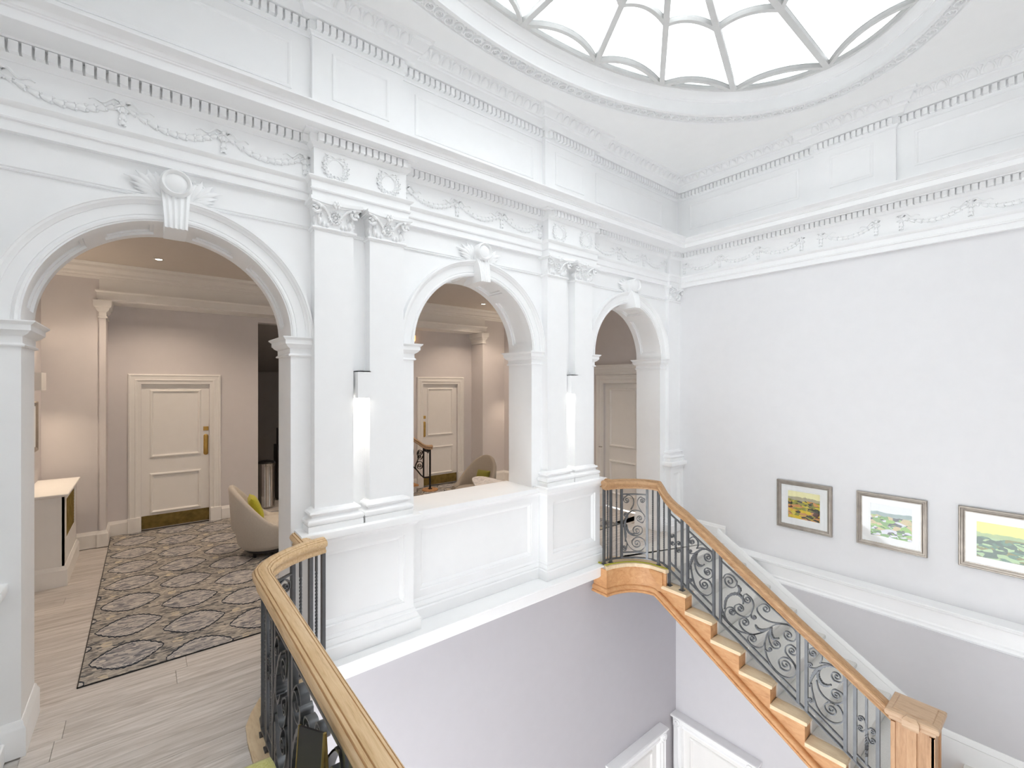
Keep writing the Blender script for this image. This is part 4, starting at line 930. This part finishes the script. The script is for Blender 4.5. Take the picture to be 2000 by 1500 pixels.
# continuous foot bar
zc = lambda y: .056 + .606 * (y - 3.004)
path = [(mir(x), y, .05) for x, y in RAILC[1:]][::-1] + [(XB, 3.004, .05), (XB, 2.96, .030), (XB, 2.0, zc(2.0)), (XB, 1.0, zc(1.0)), (XB, .93, zc(.93))]
MB().mould(path, [(-.015, -.007), (.015, -.007), (.015, .007), (-.015, .007)]).build('foot_bar', 'iron', sb)
zt_, zb_ = (lambda y: .487 + .606 * (y - 2.661)), (lambda y: -.047 + .62 * (y - 2.687))
landing_ironwork(sb, mir, False, lambda s: lerp(ZR, 3.475 - s * 1.0) if s > .6 and False else (.874 if s < .70 else .80))
for y, foot in ((2.918, 1), (2.76, 1), (2.693, 0), (2.399, 0), (2.328, 0), (1.609, 0), (1.543, 0), (1.251, 0), (1.183, 0), (1.03, 1)):
    k = 1
    while YN(k) > y: k += 1
    zlo = (-RISE * k if foot else zc(y)); m = MB(); sqbar(m, XB, y, zlo, lerp(ZR, y) + .01, .0125)
    if foot: sqbar(m, XB, y, zlo, zlo + .008, .026)
    m.build('post', 'iron', sb)
fnS = lambda a, b, od: (XB - od, a, b)
def stair_panel(ya, yb, D, dy, dz, mid=False):
    rl = [MB().rings([[(XB + q, y, fz(y) + t) for q, t in ((.011, .006), (-.011, .006), (-.011, -.006), (.011, -.006))] for y in (ya, yb)]) for fz in (zt_, zb_)]
    p = rl[0].build('scroll_panel', 'iron', sb); rl[1].build('panel_rail', 'iron', p)
    if D: put_scrolls(p, D, lambda a, b, od: (XB - od, a + dy, b + dz))
    if mid:
        y = (ya + yb) / 2; m = MB(); twisted(m, XB, y, zb_(y), zt_(y), .0085, .12, .3, 3); m.build('twisted_bar', 'iron', p)
        m = MB(); twisted(m, XB, y, zb_(y) + .1, zb_(y) + .28, .009, .1, .9, 3); m.build('twisted_collar', 'iron', p)
        m = MB(); small_scrolls(m, lambda a, b, od: (XB - od, y - a, b), 0, (zt_(y) + zb_(y)) / 2); m.build('scroll', 'iron', p, 50)
stair_panel(2.905, 2.772, None, 0, 0, True); stair_panel(2.68, 2.412, SB, 0, 0); stair_panel(2.315, 1.622, SC_, 0, 0)
stair_panel(1.53, 1.264, SB, -1.149, -.606 * 1.149 + .012); stair_panel(1.17, 1.042, None, 0, 0, True)
# newel post
nx, ny = 4.625, .80
m = MB().box(nx - .115, nx + .115, ny - .118, ny + .118, -1.62, -.47)
for fa in (-1,):
    m.box(nx - .135, nx - .11, ny - .028, ny + .028, -1.62, -.50); m.box(nx - .128, nx - .11, ny + .098, ny + .125, -1.62, -.5); m.box(nx - .128, nx - .11, ny - .125, ny - .098, -1.62, -.5)
m.box(nx + .09, nx + .122, ny - .13, ny - .11, -1.62, -.5); m.box(nx - .128, nx - .095, ny - .13, ny - .11, -1.62, -.5)
nw = m.build('newel_post', 'newel_wood', sb)
sq = lambda r, z, dy=0: [(nx - r, ny - r, z), (nx + r, ny - r, z), (nx + r, ny + r, z), (nx - r, ny + r, z)]
m = MB(); m.rings([sq(.122, -.492), sq(.136, -.48), sq(.136, -.462), sq(.150, -.452), sq(.157, -.44), sq(.157, -.418), sq(.150, -.408), sq(.118, -.402), sq(.116, -.404), sq(.112, -.398), sq(.108, -.396)])
cp = m.build('newel_cap', 'cap_wood', nw)
m = MB(); m.rings([[(nx - .175 + a, ny - .05 + b, z), (nx - .12, ny - .05 + b, z), (nx - .12, ny + .05 - b, z), (nx - .175 + a, ny + .05 - b, z)] for a, b, z in ((.01, .006, -.49), (0, 0, -.47), (0, 0, -.425), (.008, .008, -.412), (.02, .02, -.40))]); m.build('cap_block', 'cap_wood', cp)

# --- the near gallery balustrade
gb = thing('gallery_balustrade', 'wrought iron gallery balustrade with pale oak handrail curving to the pedestal', 'balustrade', (.553, 2.0, 0))
m = MB(); m.mould([(.553, YF + .02, .98)] + [(x, y, .98) for x, y in RAILC], RAILP); hr = m.build('handrail', 'oak_rail', gb, 40)
MB().mould([(.905, YB - .02, .979), (.905, 3.455, .979)], RAILP).build('handrail_return', 'oak_rail', hr, 40)
MB().mould([(.553, YF + .02, .052)] + [(x, y, .052) for x, y in RAILC], [(-.015, -.007), (.015, -.007), (.015, .007), (-.015, .007)]).build('foot_bar', 'iron', gb)
landing_ironwork(gb, lambda x: x, True, lambda s: .874)
def flat(D, dy):   # take the slope out of a stair panel
    g = lambda p: (p[0] + dy, .80 + (p[1] - zt_(p[0])) * 1.2)
    return {'scroll': [([g(p) for p in q], g(c) if c else None) for q, c in D['scroll']], 'leaf': [[g(p) for p in q] for q in D['leaf']]}
def level_panel(ya, yb, D, dy, mid=False):
    p = MB().box(.553 - .011, .553 + .011, yb, ya, .794, .806).build('scroll_panel', 'iron', gb); MB().box(.553 - .011, .553 + .011, yb, ya, .119, .131).build('panel_rail', 'iron', p)
    if D: put_scrolls(p, flat(D, dy), lambda a, b, od: (.553 + od, a, b), wd=.04)
    if mid:
        y = (ya + yb) / 2; m = MB(); twisted(m, .553, y, .125, .80, .0085, .1, .9, 12); m.build('twisted_bar', 'iron', p)
        m = MB(); small_scrolls(m, lambda a, b, od: (.553 - od, y - a, b), 0, .46); m.build('scroll', 'iron', p, 50)
for base_y in (0, -1.888):
    for y in (2.918, 2.76, 2.693, 2.399, 2.328, 1.609, 1.543, 1.251, 1.183, 1.03):
        yy = y + base_y
        if yy < -.4: continue
        m = MB(); sqbar(m, .553, yy, .006, .875, .0135); sqbar(m, .553, yy, .006, .016, .024); m.build('post', 'iron', gb)
level_panel(2.905, 2.772, None, 0, True); level_panel(2.68, 2.412, SB, 0); level_panel(2.315, 1.622, SC_, 0); level_panel(1.53, 1.264, SB, -1.149); level_panel(1.17, 1.042, None, 0, True)
level_panel(1.017, .884, None, 0, True); level_panel(.792, .524, SB, -1.888)
# ------------------------------------------------------------------ lamps
def area(name, loc, size, power, col, rot=(0, 0, 0), spread=180, sy=None):
    d = bpy.data.lights.new(name, 'AREA'); d.size = size; d.energy = power; d.color = col; d.spread = R(spread)
    if sy: d.shape = 'RECTANGLE'; d.size_y = sy
    o = bpy.data.objects.new(name, d); C.objects.link(o); o.location = loc; o.rotation_euler = rot; return o
def sconce(name, lab, x0, x1, y0, y1, z0, z1, mat, power, col, up=0.0, axis='y'):
    """open plaster box light; light leaves through the bottom (and the top)"""
    t = .008; o = thing(name, lab, 'wall light', ((x0 + x1) / 2, (y0 + y1) / 2, z0)); m = MB()
    m.box(x0, x1, y0, y0 + t, z0, z1).box(x0, x1, y1 - t, y1, z0, z1).box(x0, x0 + t, y0 + t, y1 - t, z0, z1).box(x1 - t, x1, y0 + t, y1 - t, z0, z1)
    if not up: m.box(x0, x1, y0, y1, z1 - t, z1)
    m.build('shade', mat, o)
    zc_ = (z0 + z1) / 2; MB().box(x0 + .02, x1 - .02, y0 + .02, y1 - .02, zc_ - .01, zc_ + .01).build('bulb', 'sconce_glow' if mat == 'white_trim' else 'lamp_glow', o)
    l = area(name + '_light', ((x0 + x1) / 2, (y0 + y1) / 2, zc_ - .015), min(x1 - x0, y1 - y0) - .03, power, col); l.parent = o; l.matrix_parent_inverse = MW[o.name].inverted()
    if up:
        l = area(name + '_uplight', ((x0 + x1) / 2, (y0 + y1) / 2, zc_ + .015), min(x1 - x0, y1 - y0) - .03, power * up, col, (math.pi, 0, 0)); l.parent = o; l.matrix_parent_inverse = MW[o.name].inverted()
    return o
for px, lb in ((PX[0], 'white box wall light between the nearer pair of pilasters'), (PX[1], 'white box wall light between the farther pair of pilasters')):
    sconce('wall_light', lb, px - .052, px + .052, 3.60, 3.755, 1.988, 2.205, 'white_trim', 1.1, (1, .94, .85))
sconce('wall_light', 'cream box wall light glowing on the lobby wall above the radiator cover', XL + .003, XL + .115, 7.06, 7.36, 2.03, 2.225, 'lobby_trim', 2.6, (1, .76, .54), up=.7)
sconce('wall_light', 'cream box wall light washing the far lobby corner', XR - .115, XR - .003, 7.06, 7.36, 2.03, 2.225, 'lobby_trim', 2.6, (1, .76, .54), up=.7)

o = thing('amber_lamp', 'small amber glowing lamp just above the impost of the middle arch', 'lamp', (4.155, YD, 2.96))
MB().box(4.11, 4.20, YD - .03, YD, 2.93, 2.95).box(4.10, 4.21, YD - .05, YD, 3.06, 3.075).build('bracket', 'lobby_trim', o); MB().lathe([(.03, 2.95), (.04, 2.97), (.04, 3.06), (.03, 3.06)], 4.155, YD - .055, 16).build('glass', 'amber_glow', o, 40)
def downlight(x, y, lab, power=26):
    o = thing('downlight', lab, 'downlight', (x, y, ZL), 'recessed lobby downlights'); m = MB()
    m.rings([[(x + r * math.cos(2 * math.pi * i / 24), y + r * math.sin(2 * math.pi * i / 24), z) for i in range(24)] for r, z in ((.052, ZL), (.056, ZL - .006), (.046, ZL - .010), (.036, ZL - .004), (.034, ZL - .001))], caps=False); m.build('bezel', 'chrome', o, 40)
    m = MB(); m.lathe([(.035, -.0035), (.033, -.006), (.005, -.007)], x, y, 20, ZL); m.build('lamp', 'lamp_glow', o)
    d = bpy.data.lights.new('downlight_beam', 'SPOT'); d.energy = power; d.color = (1, .80, .62); d.spot_size = R(125); d.spot_blend = .6; d.shadow_soft_size = .04
    l = bpy.data.objects.new('downlight_beam', d); C.objects.link(l); l.location = (x, y, ZL - .02); l.parent = o; l.matrix_parent_inverse = MW[o.name].inverted()
downlight(.133, 7.17, 'small bright ceiling downlight seen through the nearest arch', 44)
downlight(5.10, 7.24, 'small bright ceiling downlight seen through the middle arch', 42)
downlight(2.60, 7.2, 'added unseen ceiling downlight over the middle of the lobby', 30)  # out of view, added to brighten the lobby
downlight(1.40, 5.5, 'added unseen ceiling downlight above the grey lobby chair', 32); downlight(3.90, 5.5, 'added unseen ceiling downlight above the marble table', 28)  # two more unseen lamps, added for lobby light

# ------------------------------------------------------------------ pictures on the right-hand wall
def landscape(name, kind):
    """an abstract painted landscape, hills in flat patches of colour"""
    m, nt, N, L, b = nodes_of(name); b.inputs['Roughness'].default_value = .7
    tc = N.new('ShaderNodeTexCoord'); sx = N.new('ShaderNodeSeparateXYZ'); L.new(tc.outputs['Generated'], sx.inputs[0])
    def M(op, a, bb=None):
        n = N.new('ShaderNodeMath'); n.operation = op
        for i, v in enumerate((a, bb)):
            if v is None: continue
            if isinstance(v, (int, float)): n.inputs[i].default_value = v
            else: L.new(v, n.inputs[i])
        return n.outputs[0]
    across = M('SUBTRACT', 1.0, sx.outputs[1]); up = sx.outputs[2]
    seed = {'gold': 3.1, 'green': 8.7, 'vale': 5.2}[kind]
    cmb = N.new('ShaderNodeCombineXYZ'); L.new(M('MULTIPLY', across, 1.5), cmb.inputs[0]); L.new(M('MULTIPLY', up, 3.2), cmb.inputs[1]); cmb.inputs[2].default_value = seed
    nz = N.new('ShaderNodeTexNoise'); nz.inputs['Scale'].default_value = 1.6; nz.inputs['Detail'].default_value = 5; nz.inputs['Distortion'].default_value = .8; L.new(cmb.outputs[0], nz.inputs['Vector'])
    n2 = N.new('ShaderNodeTexVoronoi'); n2.inputs['Scale'].default_value = 3.4; n2.inputs['Randomness'].default_value = 1; L.new(cmb.outputs[0], n2.inputs['Vector'])
    pal = {'gold': ([(0, (.10, .045, .03)), (.2, (.62, .30, .10)), (.36, (.72, .52, .03)), (.5, (.30, .30, .05)), (.6, (.05, .05, .03)), (.72, (.66, .55, .06)), (.86, (.80, .72, .30)), (1, (.20, .22, .04))], [(0, (.86, .80, .26)), (1, (.90, .86, .50))], .80, [(.0, (.33, .30, .28)), (1, (.55, .50, .25))]),
           'green': ([(0, (.30, .46, .16)), (.2, (.58, .46, .22)), (.34, (.25, .50, .08)), (.46, (.03, .035, .045)), (.55, (.70, .71, .78)), (.66, (.14, .34, .06)), (.8, (.05, .14, .04)), (1, (.52, .62, .10))], [(0, (.72, .76, .82)), (1, (.80, .83, .86))], .77, [(.0, (.16, .25, .24)), (1, (.40, .52, .50))]),
           'vale': ([(0, (.42, .60, .30)), (.2, (.04, .11, .07)), (.36, (.38, .58, .28)), (.5, (.20, .20, .04)), (.62, (.07, .20, .12)), (.76, (.45, .62, .32)), (.88, (.12, .18, .05)), (1, (.50, .58, .20))], [(0, (.72, .76, .20)), (1, (.86, .82, .22))], .70, [(.0, (.22, .40, .20)), (1, (.55, .66, .25))])}[kind]
    # bands: land patches mixed from voronoi colour and noise; horizon wobble
    sep = N.new('ShaderNodeSeparateColor'); L.new(n2.outputs['Color'], sep.inputs[0])
    f = M('ADD', M('MULTIPLY', sep.outputs[0], .55), M('MULTIPLY', nz.outputs['Fac'], .6)); f = M('SUBTRACT', f, .1)
    land = ramp(N, pal[0]); land.color_ramp.interpolation = 'CONSTANT'; L.new(f, land.inputs['Fac'])
    sky = ramp(N, pal[1]); L.new(up, sky.inputs['Fac']); far = ramp(N, pal[3]); L.new(nz.outputs['Fac'], far.inputs['Fac'])
    wob = M('MULTIPLY', M('SUBTRACT', nz.outputs['Fac'], .5), .22); lvl = M('ADD', up, wob)
    m1 = N.new('ShaderNodeMix'); m1.data_type = 'RGBA'; L.new(M('GREATER_THAN', lvl, pal[2] - .12), m1.inputs['Factor']); L.new(land.outputs[0], m1.inputs['A']); L.new(far.outputs[0], m1.inputs['B'])
    m2 = N.new('ShaderNodeMix'); m2.data_type = 'RGBA'; L.new(M('GREATER_THAN', lvl, pal[2]), m2.inputs['Factor']); L.new(m1.outputs['Result'], m2.inputs['A']); L.new(sky.outputs[0], m2.inputs['B'])
    L.new(m2.outputs['Result'], b.inputs['Base Color']); MATS[name] = m
for k in ('gold', 'green', 'vale'): landscape('painting_' + k, k)
FRP = [(0, 0), (0, .020), (.006, .026), (.014, .026), (.018, .020), (.030, .022), (.038, .018), (.042, .012), (.050, .012), (.052, 0)]
def picture(lab, y0, y1, z0, z1, kind, art):
    o = thing('framed_picture', lab, 'picture', (XR, (y0 + y1) / 2, z0), 'landscape pictures above the stairs')
    fn = lambda a, b, h: (XR - .004 - h, a, b)
    m = MB(); m.frame((y0, y1, z0, z1), FRP, fn); m.build('frame', 'pewter_frame', o, 30)
    m = MB(); ya0, ya1, za0, za1 = art; r = (y0 + .045, y1 - .045, z0 + .045, z1 - .045); a = (ya0, ya1, za0, za1)
    levels(m, [(r, 0), (r, .008), (inset(a, -.016), .008), (inset(a, -.014), .0095), (inset(a, -.002), .0095), (a, .007)], fn); m.build('mount', 'mat_board', o)
    m = MB(); levels(m, [(a, .006), (a, .0085)], fn); m.build('painting', 'painting_' + kind, o)
    m = MB(); levels(m, [(inset(r, .002), .0125), (inset(r, .002), .0135)], fn); m.build('glass', 'picture_glass', o)
picture('pewter framed picture of golden yellow hills, nearest the arches', 1.791, 2.379, .340, .917, 'gold', (1.916, 2.254, .473, .800))
picture('pewter framed picture of green fields under a pale sky, middle one', .973, 1.561, .346, .920, 'green', (1.093, 1.435, .469, .809))
picture('pewter framed picture of a wide green valley, farthest from the arches', .155, .748, .350, .925, 'vale', (.275, .623, .469, .800))
# the picture on the lobby wall
o = thing('framed_picture', 'dark framed picture half hidden behind the arch jamb on the lobby wall', 'picture', (XL, 7.15, 1.33))
fn = lambda a, b, h: (XL + .004 + h, -a, b)
m = MB(); m.frame((-7.56, -6.76, 1.33, 1.90), FRP, fn); m.build('frame', 'pewter_frame', o, 30)
m = MB(); levels(m, [((-7.51, -6.81, 1.38, 1.85), 0), ((-7.51, -6.81, 1.38, 1.85), .008)], fn); m.build('mount', 'mat_board', o)
m = MB(); levels(m, [((-7.36, -6.96, 1.50, 1.74), .007), ((-7.36, -6.96, 1.50, 1.74), .010)], fn); m.build('painting', 'painting_green', o)

# ------------------------------------------------------------------ radiator cover
o = thing('radiator_cover', 'cream radiator cover with brass grille against the lobby wall', 'radiator cover', (-.8, 7.15, 0))
xw, xf_, ya, yb = XL + .002, -.655, 6.64, 7.70
m = MB().box(xw, xf_, ya, ya + .022, 0, .925).box(xw, xf_, yb - .022, yb, 0, .925); m.box(xf_ - .02, xf_, ya, yb, 0, .45).box(xf_ - .02, xf_, ya, yb, .87, .925).box(xf_ - .02, xf_, ya, ya + .16, .45, .87).box(xf_ - .02, xf_, yb - .16, yb, .45, .87)
m.build('body', 'lobby_trim', o)
MB().mould([(xw, ya), (xf_, ya), (xf_, yb), (xw, yb)], [(-.005, .925), (.012, .925), (.030, .932), (.034, .94), (.034, .952), (.028, .957), (-.005, .957)]).build('top_moulding', 'lobby_trim', o, 30)
MB().box(xw, xf_ + .0, ya, yb, .93, .956).build('top', 'lobby_trim', o)
MB().mould([(xw, ya), (xf_, ya), (xf_, yb), (xw, yb)], LSK).build('skirting', 'lobby_trim', o, 30)
g = MB(); n = 26; y0g, y1g, z0g, z1g = ya + .16, yb - .16, .45, .87; H_ = z1g - z0g; W_ = y1g - y0g
for i in range(-int(H_ / .035), int(W_ / .035) + 1):
    a0 = y0g + i * .035
    for sgn in (1, -1):
        s = a0 if sgn > 0 else a0 + H_; e = a0 + H_ if sgn > 0 else a0
        p, q = (s, z0g), (e, z1g)
        def clip(p, q):
            if p[0] > q[0]: p, q = q, p
            if q[0] < y0g or p[0] > y1g: return None
            k = (q[1] - p[1]) / (q[0] - p[0])
            if p[0] < y0g: p = (y0g, p[1] + k * (y0g - p[0]))
            if q[0] > y1g: q = (y1g, q[1] - k * (q[0] - y1g))
            return p, q
        c = clip(p, q)
        if c: g.tube([(xf_ - .012 + .003 * sgn, c[0][0], c[0][1]), (xf_ - .012 + .003 * sgn, c[1][0], c[1][1])], .0035, 4)
gr = g.build('grille', 'brass_old', o); gr['kind'] = 'stuff'
MB().box(xf_ - .06, xf_ - .05, ya + .03, yb - .03, .3, .9).build('radiator_face', 'black_plastic', o)

# ------------------------------------------------------------------ tub chairs, cushions, bin, cooler, table
def tub_chair(lab, cx_, cy_, face, mat):
    """upholstered tub chair; face = heading of the sitter"""
    o = thing('tub_chair', lab, 'chair', (cx_, cy_, .01)); ca, sa = math.cos(face), math.sin(face)
    T = lambda u, v, z: (cx_ + ca * u - sa * v, cy_ + sa * u + ca * v, z)
    def prof(t):      # t 0..1 round the shell from one arm front, over the back, to the other
        a = math.pi * (-.70 + 1.40 * t) + math.pi; back = max(0, math.cos((t - .5) * math.pi * 1.25)) ** 1.5
        return a, .405 + .465 * back
    n = 44; rs = []
    for i in range(n + 1):
        a, top = prof(i / n); lean = .055 * max(0, (top - .405) / .465)
        ro = [(.255, .10), (.30, .16), (.325, .30), (.335 + lean * .5, .37), (.335 + lean, top - .03), (.325 + lean, top), (.295 + lean, top + .008), (.272 + lean, top - .02), (.262 + lean * .5, .39), (.255, .33), (.24, .10)]
        k = 1.06; rs.append([T(r * k * math.cos(a) * 1.02, r * k * math.sin(a), z) for r, z in ro])
    MB().rings(rs).build('shell', mat, o, 60)
    m = MB(); ring = lambda r, z: [T(.03 + r * 1.05 * math.cos(2 * math.pi * i / 32), r * math.sin(2 * math.pi * i / 32), z) for i in range(32)]
    m.rings([ring(.22, .14), ring(.27, .16), ring(.275, .33), ring(.27, .37), ring(.24, .395), ring(.10, .405)]); m.build('seat', mat, o, 60)
    m = MB(); m.rings([ring(.25, .062), ring(.262, .066), ring(.262, .11), ring(.2, .112)]); m.build('base_plinth', 'black_plastic', o, 50)
    for u, v in ((.17, .17), (.17, -.17), (-.15, .17), (-.15, -.17)):
        m = MB(); q = lambda r, z: [T(u + r * x, v + r * y, z) for x, y in ((1, 1), (-1, 1), (-1, -1), (1, -1))]; m.rings([q(.014, .0105), q(.02, .075)]); m.build('leg', 'black_plastic', o)
    return T
def cushion(lab, T, u, v, z, s, tilt, mat):
    m = MB(); n = 14; rs = []
    for i in range(n + 1):
        p = -1 + 2 * i / n; row = []
        for j in range(2 * n):
            b = 2 * math.pi * j / (2 * n); q = math.cos(b); th = .055 * (max(0, 1 - p ** 4) ** .6) * (max(0, 1 - q ** 4) ** .5) + .004
            w_ = s * q * (1 - .06 * (1 - p * p)); hh = s * p; e = th * (1 if math.sin(b) >= 0 else -1)
            row.append(T(u + e * math.cos(tilt) - hh * math.sin(tilt) * 1, v + w_, z + s + hh * math.cos(tilt) + e * math.sin(tilt)))
        rs.append(row)
    return tag(m.rings(rs).build('cushion', mat, None, 70), lab, 'cushion')
T1 = tub_chair('grey tub chair with its back towards the lobby door', 1.20, 6.38, R(-6), 'chair_fabric')
cushion('olive yellow cushion on the grey tub chair', T1, -.13, .03, .41, .155, R(22), 'lime_fabric')
T2 = tub_chair('brown grey tub chair seen over the parapet sill', 4.24, 6.32, R(196), 'chair_fabric_brown')
cushion('dark olive cushion on the brown tub chair', T2, -.13, .10, .405, .13, R(22), 'olive_fabric')

o = thing('waste_bin', 'chrome pedal waste bin with black lid in the dark opening', 'bin', (1.62, 8.76, 0))
MB().lathe([(.135, .0), (.14, .006), (.14, .025), (.138, .03), (.138, .70), (.10, .70)], 1.62, 8.76, 36).build('body', 'chrome', o, 40)
MB().lathe([(.140, .70), (.142, .71), (.142, .745), (.137, .75)], 1.62, 8.76, 36).build('rim', 'chrome', o, 40)
MB().lathe([(.139, .745), (.139, .757), (.125, .775), (.08, .79), (.01, .795)], 1.62, 8.76, 36).build('lid', 'black_plastic', o, 60)
o = thing('water_cooler', 'tall black water cooler in the dark opening behind the bin', 'cooler', (2.05, 9.3, 0))
MB().box(1.88, 2.22, 9.15, 9.47, 0, .98).build('cabinet', 'black_plastic', o); MB().box(1.92, 2.2, 9.17, 9.45, .98, 1.28).build('tank', 'black_plastic', o); MB().box(1.90, 2.20, 9.10, 9.15, .62, .66).build('drip_tray', 'chrome', o); MB().box(1.98, 2.01, 9.12, 9.15, .84, .90).build('tap', 'chrome', o)

o = thing('console_table', 'white marble topped table behind the parapet sill', 'table', (3.75, 5.0, 0))
pl = [(3.93, 4.55), (3.905, 4.9), (3.88, 5.25), (3.865, 5.42), (3.84, 5.49), (3.79, 5.52), (3.73, 5.515), (3.67, 5.48), (3.61, 5.40), (3.40, 5.0), (3.16, 4.55)]
MB().prism(pl, 'z', .728, .752).build('top', 'white_marble', o)
MB().mould(pl[::-1], [(.001, .722), (.006, .722), (.006, .738), (.001, .738)], closed=True).build('edge_band', 'brass_old', o)
for x, y in ((3.70, 5.38), (3.80, 5.38), (3.35, 4.65), (3.85, 4.65)): MB().box(x - .015, x + .015, y - .015, y + .015, .0105, .728).build('leg', 'black_plastic', o)

# ------------------------------------------------------------------ the second stair in the lobby, seen through the middle arch
ls = thing('lobby_stair', 'dark iron and wood stair foot rising behind the middle arch', 'staircase', (4.2, 8.15, 0))
yl = 8.03
m = MB(); m.lathe([(.15, .0105), (.155, .016), (.155, .03), (.15, .036), (.02, .036)], 4.377, yl, 28); m.build('curtail_step', 'stair_wood', ls, 40)
for k in range(1, 6):
    x1 = 4.36 - .26 * k; m = MB().box(x1 - .30, x1, yl - .06, 8.34, .17 * k - .03, .17 * k); t = m.build('tread', 'stair_wood', ls); MB().box(x1 - .26, x1 - .02, yl - .01, 8.34, .011 if k == 1 else .17 * (k - 1), .17 * k - .03).build('riser', 'lobby_trim', t)
m = MB(); sqbar(m, 4.377, yl, .036, .865, .013); sqbar(m, 4.377, yl, .036, .05, .03); m.build('post', 'iron_dark', ls)
rp = [(4.42, yl, .90), (4.34, yl, .90), (4.27, yl, .915), (4.20, yl, .955), (4.13, yl, 1.01), (3.3, yl, 1.56)]
MB().mould(rp, [(p * .8, z * .8) for p, z in RAILP]).build('handrail', 'cap_wood', ls, 40)
m = MB(); sqbar(m, 4.235, yl, .27, .86, .012); m.build('post', 'iron_dark', ls)
fl = lambda a, b, od: (a, yl + od, b)
m = MB(); flatbar(m, catmull([(4.36, .27), (4.26, .275), (4.18, .33), (4.08, .45), (3.9, .60), (3.3, 1.0)]), fl, .02, .02); m.build('foot_bar', 'iron_dark', ls)
for pts, c in (([(4.10, .42), (4.06, .50), (4.09, .58), (4.16, .60), (4.215, .55), (4.20, .47)], (4.15, .51)), ([(4.06, .52), (4.12, .66), (4.10, .76), (4.14, .82), (4.20, .80)], (4.155, .765)), ([(4.22, .70), (4.18, .64), (4.12, .66)], (4.15, .69)), ([(4.25, .78), (4.27, .84), (4.32, .84)], (4.30, .80)), ([(3.98, .62), (4.02, .80), (3.98, .95)], (3.93, .86)), ([(4.33, .74), (4.345, .82), (4.31, .85)], (4.325, .80))):
    m = MB(); flatbar(m, with_spiral(pts, c), fl, .010, .025); m.build('scroll', 'iron_dark', ls, 50)

# ------------------------------------------------------------------ foreground: stool and board by the near balustrade
o = thing('stool', 'lime yellow upholstered stool by the near balustrade', 'stool', (.24, 2.0, 0))
rr = lambda d, z: [(.24 + x * (.185 - d), 2.0 + y * (.19 - d), z) for x, y in ((-1, -1), (-.8, -1.03), (0, -1.05), (.8, -1.03), (1, -1), (1.03, -.8), (1.05, 0), (1.03, .8), (1, 1), (.8, 1.03), (0, 1.05), (-.8, 1.03), (-1, 1), (-1.03, .8), (-1.05, 0), (-1.03, -.8))]
MB().rings([rr(.01, .40), rr(0, .41), rr(-.004, .47), rr(.004, .495), rr(.03, .508), rr(.12, .516)]).build('seat', 'yellow_seat', o, 50)
for x in (.10, .38):
    for y in (1.86, 2.14): MB().box(x - .018, x + .018, y - .018, y + .018, 0.0005, .405).build('leg', 'black_plastic', o)
o = thing('menu_board', 'black brass edged standing board leaning by the near balustrade', 'board', (.40, 1.72, 0))
# two boards hinged at the top like an easel; the ridge slopes along the rail
A, B = Vector((.425, 1.72, .90)), Vector((.462, 1.56, .95))
for sgn, nm in ((1, 'front_board'), (-1, 'back_board')):
    n_ = Vector((B - A)).cross(Vector((0, 0, 1))).normalized(); off = n_ * (.075 * sgn) if sgn > 0 else n_ * (-.05)
    lo0, lo1 = A + off + Vector((0, -.02, -.798)), B + off + Vector((.0, -.02, -.858)); lo0.z = lo1.z = .002
    m = MB(); q = n_ * .004; m.rings([[A - q, B - q, B + q, A + q], [lo0 - q, lo1 - q, lo1 + q, lo0 + q]]); brd = m.build(nm, 'black_board', o)
    for a, b in ((A, lo0), (B, lo1)):
        m = MB(); m.tube([a, b], .006, 6); m.build('brass_edge', 'brass_old', brd)
